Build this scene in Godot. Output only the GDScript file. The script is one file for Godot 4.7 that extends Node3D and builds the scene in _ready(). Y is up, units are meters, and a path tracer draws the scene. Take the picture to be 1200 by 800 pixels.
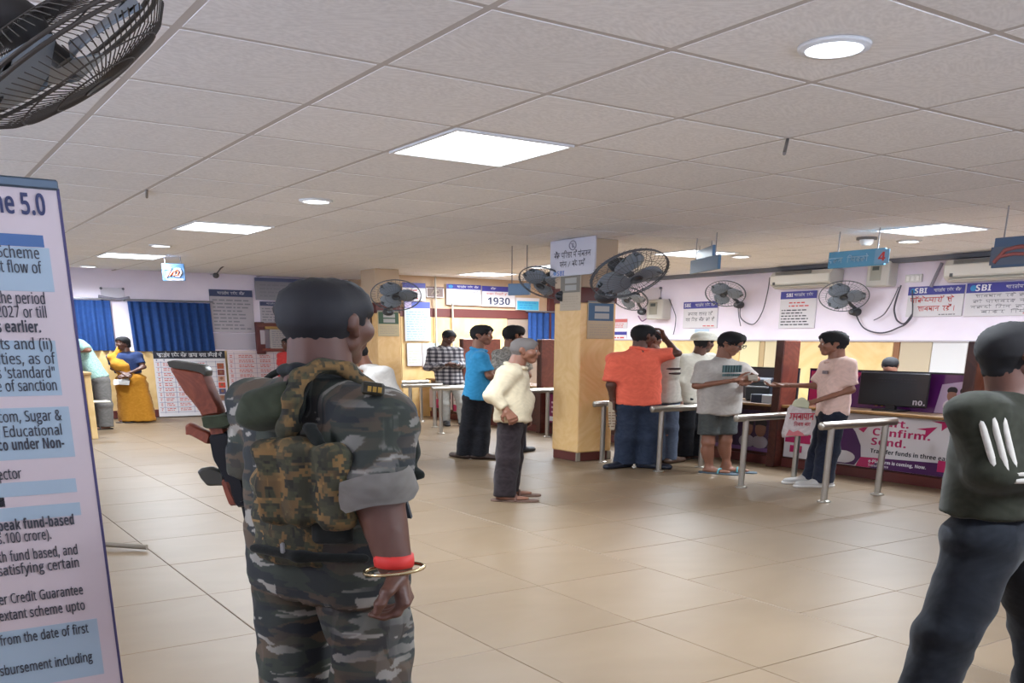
extends Node3D
# A bank hall: grid ceiling with light panels, teller counters, railings, pillars, notices and the people waiting in it.
# x runs along the ceiling grid to the right, -z along it to the far left; y is up. Ceiling modules are one unit.

const CEIL := 2.93
const EYE := 1.63
const HST := 1.42
const SLIM := 0.88
const UP := Vector3.UP
var M := {}
var used := {}
var font_r: SystemFont
var font_b: SystemFont


static func V(x, y, z) -> Vector3:
	return Vector3(x, y, z)


# ---------- a collector of triangles ----------
class MB:
	var st := SurfaceTool.new()
	var xf := Transform3D.IDENTITY
	var any := false

	func _init(t := Transform3D.IDENTITY) -> void:
		xf = t
		st.begin(Mesh.PRIMITIVE_TRIANGLES)
		st.set_smooth_group(0xFFFFFFFF)

	func smooth(on: bool) -> MB:
		st.set_smooth_group(0 if on else 0xFFFFFFFF)
		return self

	func tri(a: Vector3, b: Vector3, c: Vector3, out: Vector3) -> void:
		any = true
		if (b - a).cross(c - a).dot(out) < 0.0:
			var t := b
			b = c
			c = t
		st.add_vertex(xf * a)
		st.add_vertex(xf * c)
		st.add_vertex(xf * b)

	func quad(a: Vector3, b: Vector3, c: Vector3, d: Vector3, out: Vector3) -> void:
		tri(a, b, c, out)
		tri(a, c, d, out)

	func box(c: Vector3, s: Vector3, e := 0.0) -> MB:
		var h := s * 0.5
		var p := func(k: int, sg: Vector3) -> Vector3:
			var q := h - Vector3(e, e, e)
			q[k] = h[k]
			return c + q * sg
		for k in 3:
			var u := (k + 1) % 3
			var w := (k + 2) % 3
			for sk in [-1.0, 1.0]:
				var o := Vector3.ZERO
				o[k] = sk
				var g := []
				for q in [[-1, -1], [1, -1], [1, 1], [-1, 1]]:
					var sg := Vector3.ZERO
					sg[k] = sk
					sg[u] = q[0]
					sg[w] = q[1]
					g.append(p.call(k, sg))
				quad(g[0], g[1], g[2], g[3], o)
				if e <= 0.0:
					continue
				for su in [-1.0, 1.0]:
					var s1 := Vector3.ZERO
					s1[k] = sk
					s1[u] = su
					s1[w] = -1
					var s2 := s1
					s2[w] = 1
					var oo := Vector3.ZERO
					oo[k] = sk
					oo[u] = su
					quad(p.call(k, s1), p.call(k, s2), p.call(u, s2), p.call(u, s1), oo)
		if e > 0.0:
			for x in [-1.0, 1.0]:
				for y in [-1.0, 1.0]:
					for z in [-1.0, 1.0]:
						var sg := Vector3(x, y, z)
						tri(p.call(0, sg), p.call(1, sg), p.call(2, sg), sg)
		return self

	# closed rings of equal size, joined
	func loft(rings: Array, caps := true, flat := false) -> MB:
		smooth(not flat)
		for i in rings.size() - 1:
			var r: PackedVector3Array = rings[i]
			var t: PackedVector3Array = rings[i + 1]
			var n := r.size()
			var mid := Vector3.ZERO
			for k in n:
				mid += r[k] + t[k]
			mid /= 2.0 * n
			for k in n:
				var l := (k + 1) % n
				quad(r[k], r[l], t[l], t[k], (r[k] + r[l] + t[k] + t[l]) * 0.25 - mid)
		if caps:
			smooth(false)
			for e in [0, rings.size() - 1]:
				var r: PackedVector3Array = rings[e]
				var q: PackedVector3Array = rings[1 if e == 0 else e - 1]
				var m := Vector3.ZERO
				var m2 := Vector3.ZERO
				for k in r.size():
					m += r[k] / r.size()
					m2 += q[k] / r.size()
				for k in r.size():
					tri(m, r[k], r[(k + 1) % r.size()], m - m2 if m.distance_to(m2) > 1e-5 else Vector3.UP)
		return self

	func tube(pts: Array, r, n := 8, closed := false) -> MB:
		var rings := []
		var up := Vector3.ZERO
		var c := pts.size()
		for i in c:
			var a: Vector3 = pts[(i - 1 + c) % c] if closed or i > 0 else pts[0]
			var b: Vector3 = pts[(i + 1) % c] if closed or i < c - 1 else pts[c - 1]
			var d := (b - a).normalized()
			if up == Vector3.ZERO:
				up = d.cross(Vector3(0.31, 0.87, 0.39)).normalized()
			up = (up - d * up.dot(d)).normalized()
			var w := d.cross(up)
			var rad: float = r[i] if r is Array else r
			var ring := PackedVector3Array()
			for k in n:
				var t := TAU * k / n
				ring.append(pts[i] + (up * cos(t) + w * sin(t)) * rad)
			rings.append(ring)
		if closed:
			rings.append(rings[0])
		return loft(rings, not closed)

	# profile of (radius, height) turned about an axis
	func lathe(profile: Array, at: Vector3, axis := Vector3.UP, n := 20, flat := false) -> MB:
		var u := axis.cross(Vector3(0.13, 0.2, 0.97) if absf(axis.z) < 0.9 else Vector3(1, 0.1, 0)).normalized()
		var w := axis.cross(u)
		var rings := []
		for q in profile:
			var ring := PackedVector3Array()
			for k in n:
				var t := TAU * k / n
				ring.append(at + axis * q[1] + (u * cos(t) + w * sin(t)) * maxf(q[0], 1e-4))
			rings.append(ring)
		return loft(rings, true, flat)

	func ball(c: Vector3, r: Vector3, n := 12) -> MB:
		var rings := []
		for i in range(1, n):
			var a := PI * i / n
			var ring := PackedVector3Array()
			for k in n * 2:
				var t := PI * k / n
				ring.append(c + Vector3(sin(a) * cos(t), cos(a), sin(a) * sin(t)) * r)
			rings.append(ring)
		return loft(rings)

	# flat outline in x, y with thickness from z0 to z1
	func prism(poly: PackedVector2Array, z0: float, z1: float) -> MB:
		smooth(false)
		var ix := Geometry2D.triangulate_polygon(poly)
		for i in range(0, ix.size(), 3):
			var a := poly[ix[i]]
			var b := poly[ix[i + 1]]
			var c := poly[ix[i + 2]]
			for z in [z0, z1]:
				tri(Vector3(a.x, a.y, z), Vector3(b.x, b.y, z), Vector3(c.x, c.y, z), Vector3(0, 0, z - (z0 + z1) * 0.5))
		var turn := -1.0 if Geometry2D.is_polygon_clockwise(poly) else 1.0
		for i in poly.size():
			var a := poly[i]
			var b := poly[(i + 1) % poly.size()]
			var o := (b - a).orthogonal() * -turn
			quad(Vector3(a.x, a.y, z0), Vector3(b.x, b.y, z0), Vector3(b.x, b.y, z1), Vector3(a.x, a.y, z1), Vector3(-o.x, -o.y, 0) * -1.0)
		return self

	func mesh() -> ArrayMesh:
		st.generate_normals()
		st.index()
		return st.commit()


# ---------- where each person stands and how each is posed ----------
var B_soldier := V(1.08,0,-2.72)
var F_soldier := V(0.908,0.02,-0.419)
var T_soldier := [V(0.912,0,-0.41), V(0.993,0,-0.119)]
var J_soldier := [V(0.033,1.671,0.022), V(0.011,1.526,0.031), V(-0.005,0.924,-0.003), V(-0.026,1.431,-0.174), V(-0.037,1.171,-0.265), V(0.152,1.061,-0.307), V(0.047,1.426,0.176), V(0.016,1.23,0.239), V(0.026,1.022,0.282), V(-0.022,0.831,-0.099), V(-0.027,0.432,-0.091), V(-0.008,0.072,-0.126), V(0.042,0.889,0.101), V(0.037,0.529,0.145), V(0.046,0.116,0.103)]
var B_jersey := V(4.043,0,-2.108)
var F_jersey := V(0.884,0,0.468)
var T_jersey := [V(0.964,0,0.265), V(0.964,0,0.265)]
var J_jersey := [V(-0.049,1.583,-0.033), V(-0.04,1.425,-0.027), V(-0.027,0.841,-0.018), V(-0.213,1.365,-0.022), V(-0.211,1.122,0.052), V(-0.036,1.118,0.133), V(0.172,1.342,-0.029), V(0.261,1.049,0.03), V(0.345,1.1,-0.07), V(-0.136,0.799,0.005), V(-0.198,0.432,-0.012), V(-0.251,0.094,-0.048), V(0.111,0.745,-0.022), V(0.224,0.369,0.029), V(0.244,0.014,0.043)]
var B_cream := V(5.46,0,-8.246)
var F_cream := V(0.77,-0.05,0.636)
var T_cream := [V(0.77,0,0.638), V(0.831,0,0.556)]
var J_cream := [V(0.082,1.526,0.055), V(0.028,1.382,0.019), V(0.007,0.829,0.005), V(-0.076,1.321,0.118), V(-0.197,1.09,0.109), V(-0.134,0.958,0.169), V(0.122,1.306,-0.111), V(0.126,1.073,-0.156), V(0.162,0.872,-0.084), V(-0.037,0.796,0.072), V(-0.055,0.455,0.071), V(-0.078,0.087,0.056), V(0.07,0.774,-0.049), V(0.063,0.43,-0.066), V(0.056,0.062,-0.107)]
var B_blue := V(6.983,0,-11.444)
var F_blue := V(0.599,-0.022,0.801)
var T_blue := [V(-0.105,0,-0.994), V(0.765,0,0.644)]
var J_blue := [V(0.06,1.69,0.04), V(0.029,1.508,0.02), V(0.021,0.85,0.014), V(-0.016,1.409,0.134), V(0.04,1.162,0.195), V(0.176,1.079,0.021), V(0.073,1.425,-0.108), V(0.171,1.141,-0.126), V(0.177,1.106,-0.122), V(-0.025,0.805,0.019), V(-0.053,0.425,-0.011), V(-0.076,0.06,-0.051), V(0.081,0.8,0.018), V(0.041,0.402,0.051), V(0.012,0.035,0.068)]
var B_check := V(9.39,0,-16.333)
var F_check := V(-0.042,-0.522,0.852)
var T_check := [V(-0.362,0,0.932), V(-0.126,0,0.992)]
var J_check := [V(0.004,1.678,0.003), V(-0.025,1.502,-0.053), V(0.006,0.826,0.004), V(-0.161,1.422,-0.108), V(-0.217,1.101,-0.121), V(-0.1,1.175,0.174), V(0.088,1.424,0.059), V(0.109,1.154,0.121), V(-0.042,1.192,0.236), V(-0.055,0.793,-0.037), V(-0.064,0.419,-0.007), V(-0.053,0.086,-0.011), V(0.075,0.795,0.05), V(0.1,0.439,0.127), V(0.115,0.042,0.137)]
var B_floral := V(7.894,0,-11.763)
var F_floral := V(0.988,-0.117,0.099)
var T_floral := [V(0.912,0,-0.41), V(0.963,0,-0.269)]
var J_floral := [V(-0.012,1.696,-0.008), V(-0.038,1.504,-0.025), V(-0.023,0.857,-0.015), V(-0.138,1.431,-0.056), V(-0.147,1.151,-0.098), V(0.007,1.069,-0.176), V(0.066,1.433,0.044), V(0.094,1.129,0.063), V(0.1,1.058,-0.114), V(-0.062,0.807,-0.041), V(-0.061,0.407,-0.041), V(-0.06,0.051,-0.04), V(0.023,0.808,0.016), V(0.032,0.408,0.021), V(0.04,0.052,0.027)]
var B_orange := V(8.34,0,-9.535)
var F_orange := V(0.997,-0.057,0.049)
var T_orange := [V(-0.996,0,0.085), V(0.495,0,0.869)]
var J_orange := [V(0.029,1.688,0.019), V(-0.009,1.529,0.018), V(0.016,0.823,0.01), V(-0.167,1.41,-0.076), V(-0.214,1.077,-0.071), V(-0.186,0.869,-0.076), V(0.132,1.455,0.088), V(0.223,1.479,0.209), V(0.24,1.669,0.04), V(-0.06,0.758,-0.016), V(-0.076,0.403,-0.015), V(-0.08,0.084,-0.03), V(0.081,0.757,0.054), V(0.07,0.395,0.095), V(0.054,0.046,0.097)]
var B_striped := V(8.946,0,-9.637)
var F_striped := V(0.986,-0.111,0.125)
var T_striped := [V(0.981,0,-0.195), V(0.981,0,-0.195)]
var J_striped := [V(-0.117,1.647,-0.079), V(-0.078,1.504,-0.052), V(-0.007,0.901,-0.005), V(-0.05,1.435,-0.154), V(-0.135,1.181,-0.09), V(0.013,1.001,-0.172), V(-0.03,1.419,0.076), V(0.006,1.085,0.064), V(0.122,0.843,0.058), V(-0.042,0.843,-0.028), V(-0.032,0.499,-0.022), V(-0.023,0.149,-0.015), V(0.042,0.844,0.028), V(0.053,0.5,0.035), V(0.063,0.138,0.042)]
var B_cap := V(9.584,0,-9.774)
var F_cap := V(0.994,-0.11,0.001)
var T_cap := [V(0.959,0,-0.283), V(0.959,0,-0.283)]
var J_cap := [V(0.064,1.606,0.043), V(0.026,1.457,0.017), V(-0.003,0.841,-0.002), V(-0.151,1.39,-0.005), V(-0.18,1.104,-0), V(-0.08,0.866,-0.029), V(0.186,1.398,0.004), V(0.222,1.106,0.028), V(0.247,0.878,-0.003), V(-0.068,0.821,0.003), V(-0.062,0.466,0.006), V(-0.043,0.103,0.007), V(0.084,0.813,-0.004), V(0.083,0.456,0.007), V(0.102,0.114,0.008)]
var B_grey := V(8.967,0,-8.564)
var F_grey := V(0.372,-0.359,0.856)
var T_grey := [V(0.383,0,0.924), V(0.641,0,0.768)]
var J_grey := [V(0.016,1.6,0.011), V(-0.012,1.425,-0.032), V(-0.032,0.837,-0.021), V(-0.188,1.323,-0.053), V(-0.253,1.097,-0.049), V(-0.082,1.18,0.21), V(0.113,1.311,0.028), V(0.204,1.177,0.113), V(0.05,1.166,0.202), V(-0.108,0.787,-0.036), V(-0.127,0.394,-0.012), V(-0.101,0.054,-0.008), V(0.054,0.782,0), V(0.015,0.411,0.034), V(0.048,0.1,0.032)]
var B_pink := V(9.155,0,-7.142)
var F_pink := V(-0.768,-0.061,-0.637)
var T_pink := [V(-0.906,0,-0.422), V(-0.885,0,-0.466)]
var J_pink := [V(0.007,1.61,0.005), V(0.042,1.442,0.028), V(0.052,0.838,0.035), V(-0.019,1.39,0.144), V(0.019,1.112,0.181), V(-0.209,0.979,0.053), V(0.101,1.361,-0.077), V(0.058,1.136,-0.13), V(-0.187,1.146,-0.245), V(-0.004,0.789,0.082), V(-0.022,0.419,0.082), V(-0.035,0.02,0.073), V(0.093,0.771,-0.022), V(0.069,0.41,-0.05), V(0.024,0.073,-0.08)]
var B_woman := V(4.174,0,-20.213)
var F_woman := V(-0.757,-0.064,0.651)
var T_woman := [V(-0.723,0,0.691), V(-0.723,0,0.691)]
var J_woman := [V(-0.002,1.527,-0.002), V(0.017,1.348,-0.013), V(0.036,0.74,0.024), V(-0.137,1.266,-0.067), V(-0.146,1.04,-0.002), V(-0.073,0.966,0.192), V(0.132,1.301,0.088), V(0.166,1.075,0.183), V(-0.039,0.95,0.214), V(-0.019,0.706,-0.012), V(-0.031,0.372,-0.02), V(-0.042,0.051,-0.028), V(0.087,0.708,0.058), V(0.067,0.373,0.045), V(0.048,0.052,0.032)]
var B_mint := V(3.323,0,-18.955)
var F_mint := V(-0.752,-0.426,-0.503)
var T_mint := [V(-0.959,0,0.283), V(-0.994,0,0.105)]
var J_mint := [V(-0.239,1.588,-0.16), V(-0.143,1.574,-0.096), V(0.069,0.914,0.046), V(-0.119,1.517,0.101), V(-0.06,1.416,0.225), V(-0.216,1.384,0.096), V(-0.088,1.529,-0.239), V(-0.14,1.36,-0.334), V(-0.207,1.344,-0.379), V(0.057,0.859,0.135), V(0.061,0.448,0.149), V(0.045,0.06,0.127), V(0.048,0.847,-0.064), V(0.003,0.428,-0.094), V(-0.016,0.019,-0.107)]
var B_white := V(5.336,0,-11.548)
var F_white := V(-0.842,-0.314,-0.437)
var T_white := [V(-0.992,0,-0.126), V(-0.992,0,-0.126)]
var J_white := [V(-0.038,1.453,-0.025), V(0.028,1.303,0.019), V(0.11,0.757,0.073), V(0.088,1.224,0.203), V(0.138,0.949,0.273), V(0.045,0.78,0.27), V(0.086,1.231,-0.111), V(0.07,0.937,-0.194), V(0.032,0.824,-0.219), V(0.084,0.721,0.14), V(0.072,0.388,0.132), V(0.07,0.048,0.119), V(0.104,0.704,-0.015), V(0.086,0.388,-0.027), V(0.073,0.067,-0.035)]
var B_clerk := V(11.6,0,-7.9)
var F_clerk := V(0.815,-0.103,-0.57)
var T_clerk := [V(-0.723,0,0.691), V(-0.723,0,0.691)]
var J_clerk := [V(-0.066,1.334,-0.044), V(-0.039,1.189,-0.026), V(-0.001,0.632,-0.001), V(-0.118,1.121,-0.079), V(-0.211,0.847,-0.021), V(-0.301,0.773,0.099), V(0.05,1.123,0.033), V(0.003,0.849,0.122), V(-0.173,0.775,0.185), V(-0.034,0.585,-0.023), V(-0.411,0.615,0.207), V(-0.387,0.26,0.222), V(0.039,0.586,0.026), V(-0.318,0.616,0.268), V(-0.294,0.261,0.284)]
var B_red := V(7.75,0,-20.3)
var F_red := V(-0.963,0,0.269)
var T_red := [V(-0.723,0,0.691), V(-0.362,0,0.932)]
var J_red := [V(-0.071,1.52,-0.048), V(-0.067,1.358,-0.045), V(-0.08,0.703,-0.054), V(-0.147,1.285,-0.098), V(-0.184,0.995,-0.099), V(-0.19,0.747,0.017), V(0.017,1.287,0.012), V(0.02,0.998,0.037), V(-0.064,0.748,0.102), V(-0.129,0.702,-0.086), V(-0.141,0.351,-0.095), V(-0.153,0.015,-0.102), V(-0.031,0.703,-0.021), V(-0.043,0.352,-0.029), V(-0.055,0.016,-0.037)]


# ---------- naming and committing ----------
func numbered(called: String) -> String:
	var n: int = used.get(called, 0)
	used[called] = n + 1
	return called if n == 0 else "%s_%03d" % [called, n]


func tag(o: Node, label := "", category := "", group := "", kind := "") -> Node:
	if label:
		o.set_meta("label", label)
	if category:
		o.set_meta("category", category)
	if group:
		o.set_meta("group", group)
	if kind:
		o.set_meta("kind", kind)
	return o


func thing(called: String, label: String, category: String, at := Vector3.ZERO, turn := 0.0, group := "") -> Node3D:
	var o := Node3D.new()
	o.name = numbered(called)
	add_child(o)
	o.position = at
	o.rotation_degrees.y = turn
	tag(o, label, category, group)
	return o


func put(called: String, mesh: Mesh, mat: Material, parent: Node = self) -> MeshInstance3D:
	var o := MeshInstance3D.new()
	o.name = numbered(called) if parent == self else called
	o.mesh = mesh
	o.material_override = mat
	if parent != self:
		var n := 0
		var base := called
		while parent.has_node(NodePath(o.name)):
			n += 1
			o.name = "%s_%03d" % [base, n]
	parent.add_child(o, true)
	return o


func obj(called: String, mb: MB, mat: Material, parent: Node = self) -> MeshInstance3D:
	return put(called, mb.mesh(), mat, parent)


func struct(called: String, mb: MB, mat: Material, label: String) -> MeshInstance3D:
	var o := obj(called, mb, mat)
	tag(o, label, "", "", "structure")
	return o


# ---------- materials ----------
func mat(key: String, col: Color, rough := 0.7, metal := 0.0) -> StandardMaterial3D:
	if M.has(key):
		return M[key]
	var m := StandardMaterial3D.new()
	m.resource_name = key
	m.albedo_color = col
	m.roughness = rough
	m.metallic = metal
	m.cull_mode = BaseMaterial3D.CULL_DISABLED
	M[key] = m
	return m


func hexm(h: String, rough := 0.6) -> StandardMaterial3D:
	return mat("paint " + h, Color(h), rough)


func noise(freq: float, seed_: int, oct := 3) -> FastNoiseLite:
	var n := FastNoiseLite.new()
	n.seed = seed_
	n.frequency = freq
	n.fractal_octaves = oct
	return n


func tri_tex(m: StandardMaterial3D, im: Image, scale: Vector3, world := false) -> StandardMaterial3D:
	m.albedo_texture = ImageTexture.create_from_image(im)
	m.uv1_triplanar = true
	m.uv1_world_triplanar = world
	m.uv1_scale = scale
	return m


# soft mottling between two colours, stretched by sx, sy
func mottle(a: Color, b: Color, freq: float, seed_: int, sx := 1.0, sy := 1.0, size := 256, hard := 1.0) -> Image:
	var n := noise(freq, seed_, 4)
	var im := Image.create(size, size, false, Image.FORMAT_RGB8)
	for y in size:
		for x in size:
			# a torus in noise space repeats without seams
			var ax := TAU * x / size
			var ay := TAU * y / size
			var v := n.get_noise_3d((cos(ax) + 1.7 * cos(ay)) * sx * 20.0, sin(ax) * sx * 20.0 + sin(ay) * 13.0 * sy, sin(ay) * sy * 20.0)
			im.set_pixel(x, y, a.lerp(b, clampf(0.5 + v * 1.1 * hard, 0.0, 1.0)))
	return im


func camo(cols: Array, cuts: Array, seed_: int, sx: float, sy: float, block := 1) -> Image:
	var size := 256
	var im := Image.create(size, size, false, Image.FORMAT_RGB8)
	im.fill(cols[0])
	for i in range(1, cols.size()):
		var n := noise(0.016 * (1.0 + 0.25 * i), seed_ + i * 7, 3 if block == 1 else 4)
		for y in size:
			for x in size:
				var xx := x / block * block
				var yy := y / block * block
				# blend the far edge into the near one so that the cloth repeats without seams
				var fx := float(xx) / size
				var fy := float(yy) / size
				var v := lerpf(lerpf(n.get_noise_2d(xx * sx, yy * sy), n.get_noise_2d((xx - size) * sx, yy * sy), fx), lerpf(n.get_noise_2d(xx * sx, (yy - size) * sy), n.get_noise_2d((xx - size) * sx, (yy - size) * sy), fx), fy)
				v /= sqrt((fx * fx + (1.0 - fx) * (1.0 - fx)) * (fy * fy + (1.0 - fy) * (1.0 - fy)))
				if v > cuts[i]:
					im.set_pixel(x, y, cols[i])
	return im


func cloth(key: String, h: String, rough := 0.9) -> StandardMaterial3D:
	if M.has(key):
		return M[key]
	var m := mat(key, Color(1, 1, 1), rough)
	var c := Color(h)
	tri_tex(m, mottle(c.darkened(0.07), c.lightened(0.05), 0.05, key.length() * 31 + 5, 1.2, 1.2, 96), V(2.2, 2.2, 2.2))
	m.rim_enabled = true
	m.rim = 0.15
	m.metallic_specular = 0.3
	return m


# ---------- lettering ----------
func letters(parent: Node, rows: Array, m: Material, z: float, called := "lettering") -> void:
	# rows of [text, x, y, height, bold, align (-1 left, 0 middle, 1 right), x stretch]
	var st := SurfaceTool.new()
	st.begin(Mesh.PRIMITIVE_TRIANGLES)
	for r in rows:
		var t := TextMesh.new()
		t.text = r[0]
		t.font = font_b if r[4] else font_r
		t.font_size = 64
		t.pixel_size = r[3] / 46.0
		t.depth = 0.003
		t.curve_step = 2.0
		t.horizontal_alignment = HORIZONTAL_ALIGNMENT_LEFT if r[5] < 0 else (HORIZONTAL_ALIGNMENT_RIGHT if r[5] > 0 else HORIZONTAL_ALIGNMENT_CENTER)
		var wide: float = r[6] if r[6] > 0.0 else -r[6] / maxf(t.get_aabb().size.x, 1e-4)  # below zero: the width to fill
		st.append_from(t, 0, Transform3D(Basis.from_scale(V(wide, 1, 1)), V(r[1], r[2], z)))
	put(called, st.commit(), m, parent)


# Devanagari as pen strokes: advance, then strokes of (x, y) pairs, 0 the foot line, 9 the head line, a to d above it
var pen := {
	"k": [9, "4940|4425142132243|45667574 63"], "K": [10, "293735241312|3336|8980|8454455363"], "g": [7, "29230212|6960"],
	"T": [7, "3937261423436 2"], "D": [7, "3937576644251322525140"], "t": [7, "5950|5535142230"], "d": [6, "3937261423435241"],
	"w": [7, "5950|1816354514132353"], "n": [7, "5950|55251424"], "p": [7, "5950|19142353"], "f": [9, "5950|19142353|55768584"],
	"b": [7, "5950|5536141353|1553"], "B": [8, "6960|192837261624|2464"], "m": [7, "5950|1914|54240414"], "y": [7, "5950|1928261423 53"],
	"r": [5, "2937352340"], "l": [8, "6960|6546252413|4644"], "v": [7, "5950|5536141353"], "S": [8, "6960|192837251430|2757"],
	"s": [8, "6960|192836254 0|2666"], "h": [7, "39375725143352413 0"], "i": [6, "39375625144442 20"], "e": [7, "19142343 40"],
	"U": [8, "393757255542 12|557563"], "z": [6, "1928362540"], "c": [7, "5950|19283745|1343"],
	"a": [3, "1910"], "I": [3, "1910|191b0d|"], "j": [4, "1910|191b3d6c79"], "E": [0, "491c0d"], "Y": [0, "491c0d|493c2d"], "o": [3, "1910|190c"],
	"O": [3, "1910|0c1b3b4c"], "M": [0, "3b4b4c3c3b"], "N": [0, "1c2b4b5c|3d4d"], "X": [0, "3041"], "/": [6, "0059"], "|": [4, "1910"], " ": [5, ""],
}


func deva(mb: MB, s: String, h: float, at: Vector2, z: float, fat := 0.12, align := 0, wide := 1.0) -> void:
	var u := h / 9.0
	var total := 0.0
	for ch in s:
		total += pen[ch][0] * u * (wide if wide > 0.0 else -1.0)
	if wide < 0.0:
		# below zero: the width to fill
		var fit := -wide / maxf(-total, 1e-4)
		total = -wide
		wide = absf(fit)
	var x := at.x - (total * 0.5 if align == 0 else (total if align > 0 else 0.0))
	var t := h * fat * 0.5
	var run := x
	mb.smooth(false)
	for k in s.length() + 1:
		var ch := s[k] if k < s.length() else " "
		if ch in " /|":
			if x - run > u:
				stroke(mb, V(run, at.y + h, z), V(x, at.y + h, z), t)
		if k == s.length():
			break
		for part in (pen[ch][1] as String).replace(" ", "").split("|", false):
			var last := Vector3.INF
			for i in range(0, part.length() - 1, 2):
				var p := V(x + "0123456789abcd".find(part[i]) * u * wide - (u * 3.0 * wide if ch in "EYNMX" else 0.0), at.y + "0123456789abcd".find(part[i + 1]) * u, z)
				if last != Vector3.INF:
					stroke(mb, last, p, t)
				last = p
		x += pen[ch][0] * u * wide
		if ch in " /|":
			run = x


func stroke(mb: MB, a: Vector3, b: Vector3, t: float) -> void:
	var d := (b - a).normalized() * t
	var n := V(-d.y, d.x, 0)
	mb.quad(a - d - n, b + d - n, b + d + n, a - d + n, V(0, 0, 1))


# lines of small print too fine to read: a run of short bars for each line
func smallprint(mb: MB, x0: float, x1: float, y0: float, y1: float, rows: int, z: float, seed_: int, fill := 0.9, thick := 0.38) -> void:
	var rng := RandomNumberGenerator.new()
	rng.seed = seed_
	mb.smooth(false)
	var step := (y0 - y1) / rows
	for i in rows:
		var x := x0
		var y := y0 - step * (i + 0.5)
		var stop := x0 + (x1 - x0) * rng.randf_range(fill - 0.25, fill)
		while x < stop:
			var w := rng.randf_range(0.6, 2.4) * step
			var e := minf(x + w, x1)
			mb.quad(V(x, y - step * thick * 0.5, z), V(e, y - step * thick * 0.5, z), V(e, y + step * thick * 0.5, z), V(x, y + step * thick * 0.5, z), V(0, 0, 1))
			x = e + step * 0.45


func sheet(parent: Node, called: String, x: float, y: float, w: float, h: float, m: Material, z: float, d := 0.004) -> MeshInstance3D:
	return obj(called, MB.new().box(V(x, y, z), V(w, h, d)), m, parent)


# ---------- figures: a field of tapered bones, meshed as surface nets ----------
class Field:
	var a := PackedVector3Array()
	var d := PackedVector3Array()
	var il := PackedFloat32Array()
	var r := PackedFloat32Array()
	var dr := PackedFloat32Array()
	var cut := PackedByteArray()
	var cp := PackedVector3Array()
	var cn := PackedVector3Array()
	var na := PackedVector3Array()
	var nd := PackedVector3Array()
	var nil_ := PackedFloat32Array()
	var nr := PackedFloat32Array()
	var k := 0.03

	func _init(blend := 0.03) -> void:
		k = blend

	func bone(p: Vector3, q: Vector3, r0: float, r1 := -1.0, cut_at = null, cut_n = null) -> Field:
		a.append(p)
		d.append(q - p)
		il.append(1.0 / maxf((q - p).length_squared(), 1e-9))
		r.append(r0)
		dr.append((r1 if r1 >= 0.0 else r0) - r0)
		cut.append(0 if cut_at == null else 1)
		cp.append(Vector3.ZERO if cut_at == null else cut_at)
		cn.append(Vector3.ZERO if cut_at == null else (cut_n as Vector3).normalized())
		return self

	func hole(p: Vector3, q: Vector3, r0: float) -> Field:
		na.append(p)
		nd.append(q - p)
		nil_.append(1.0 / maxf((q - p).length_squared(), 1e-9))
		nr.append(r0)
		return self

	func one(i: int, p: Vector3) -> float:
		var q := p - a[i]
		var t := clampf(q.dot(d[i]) * il[i], 0.0, 1.0)
		var x := (q - d[i] * t).length() - r[i] - dr[i] * t
		if cut[i]:
			x = maxf(x, (p - cp[i]).dot(cn[i]))
		return x

	func value(p: Vector3, list: PackedInt32Array) -> float:
		var m := 1e6
		for i in list:
			var q := p - a[i]
			var t := clampf(q.dot(d[i]) * il[i], 0.0, 1.0)
			var x := (q - d[i] * t).length() - r[i] - dr[i] * t
			if cut[i]:
				x = maxf(x, (p - cp[i]).dot(cn[i]))
			var h := k - absf(m - x)
			m = minf(m, x)
			if h > 0.0:
				m -= h * h * 0.25 / k
		for i in na.size():
			var q := p - na[i]
			var t := clampf(q.dot(nd[i]) * nil_[i], 0.0, 1.0)
			m = maxf(m, nr[i] - (q - nd[i] * t).length())
		return m


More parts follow.
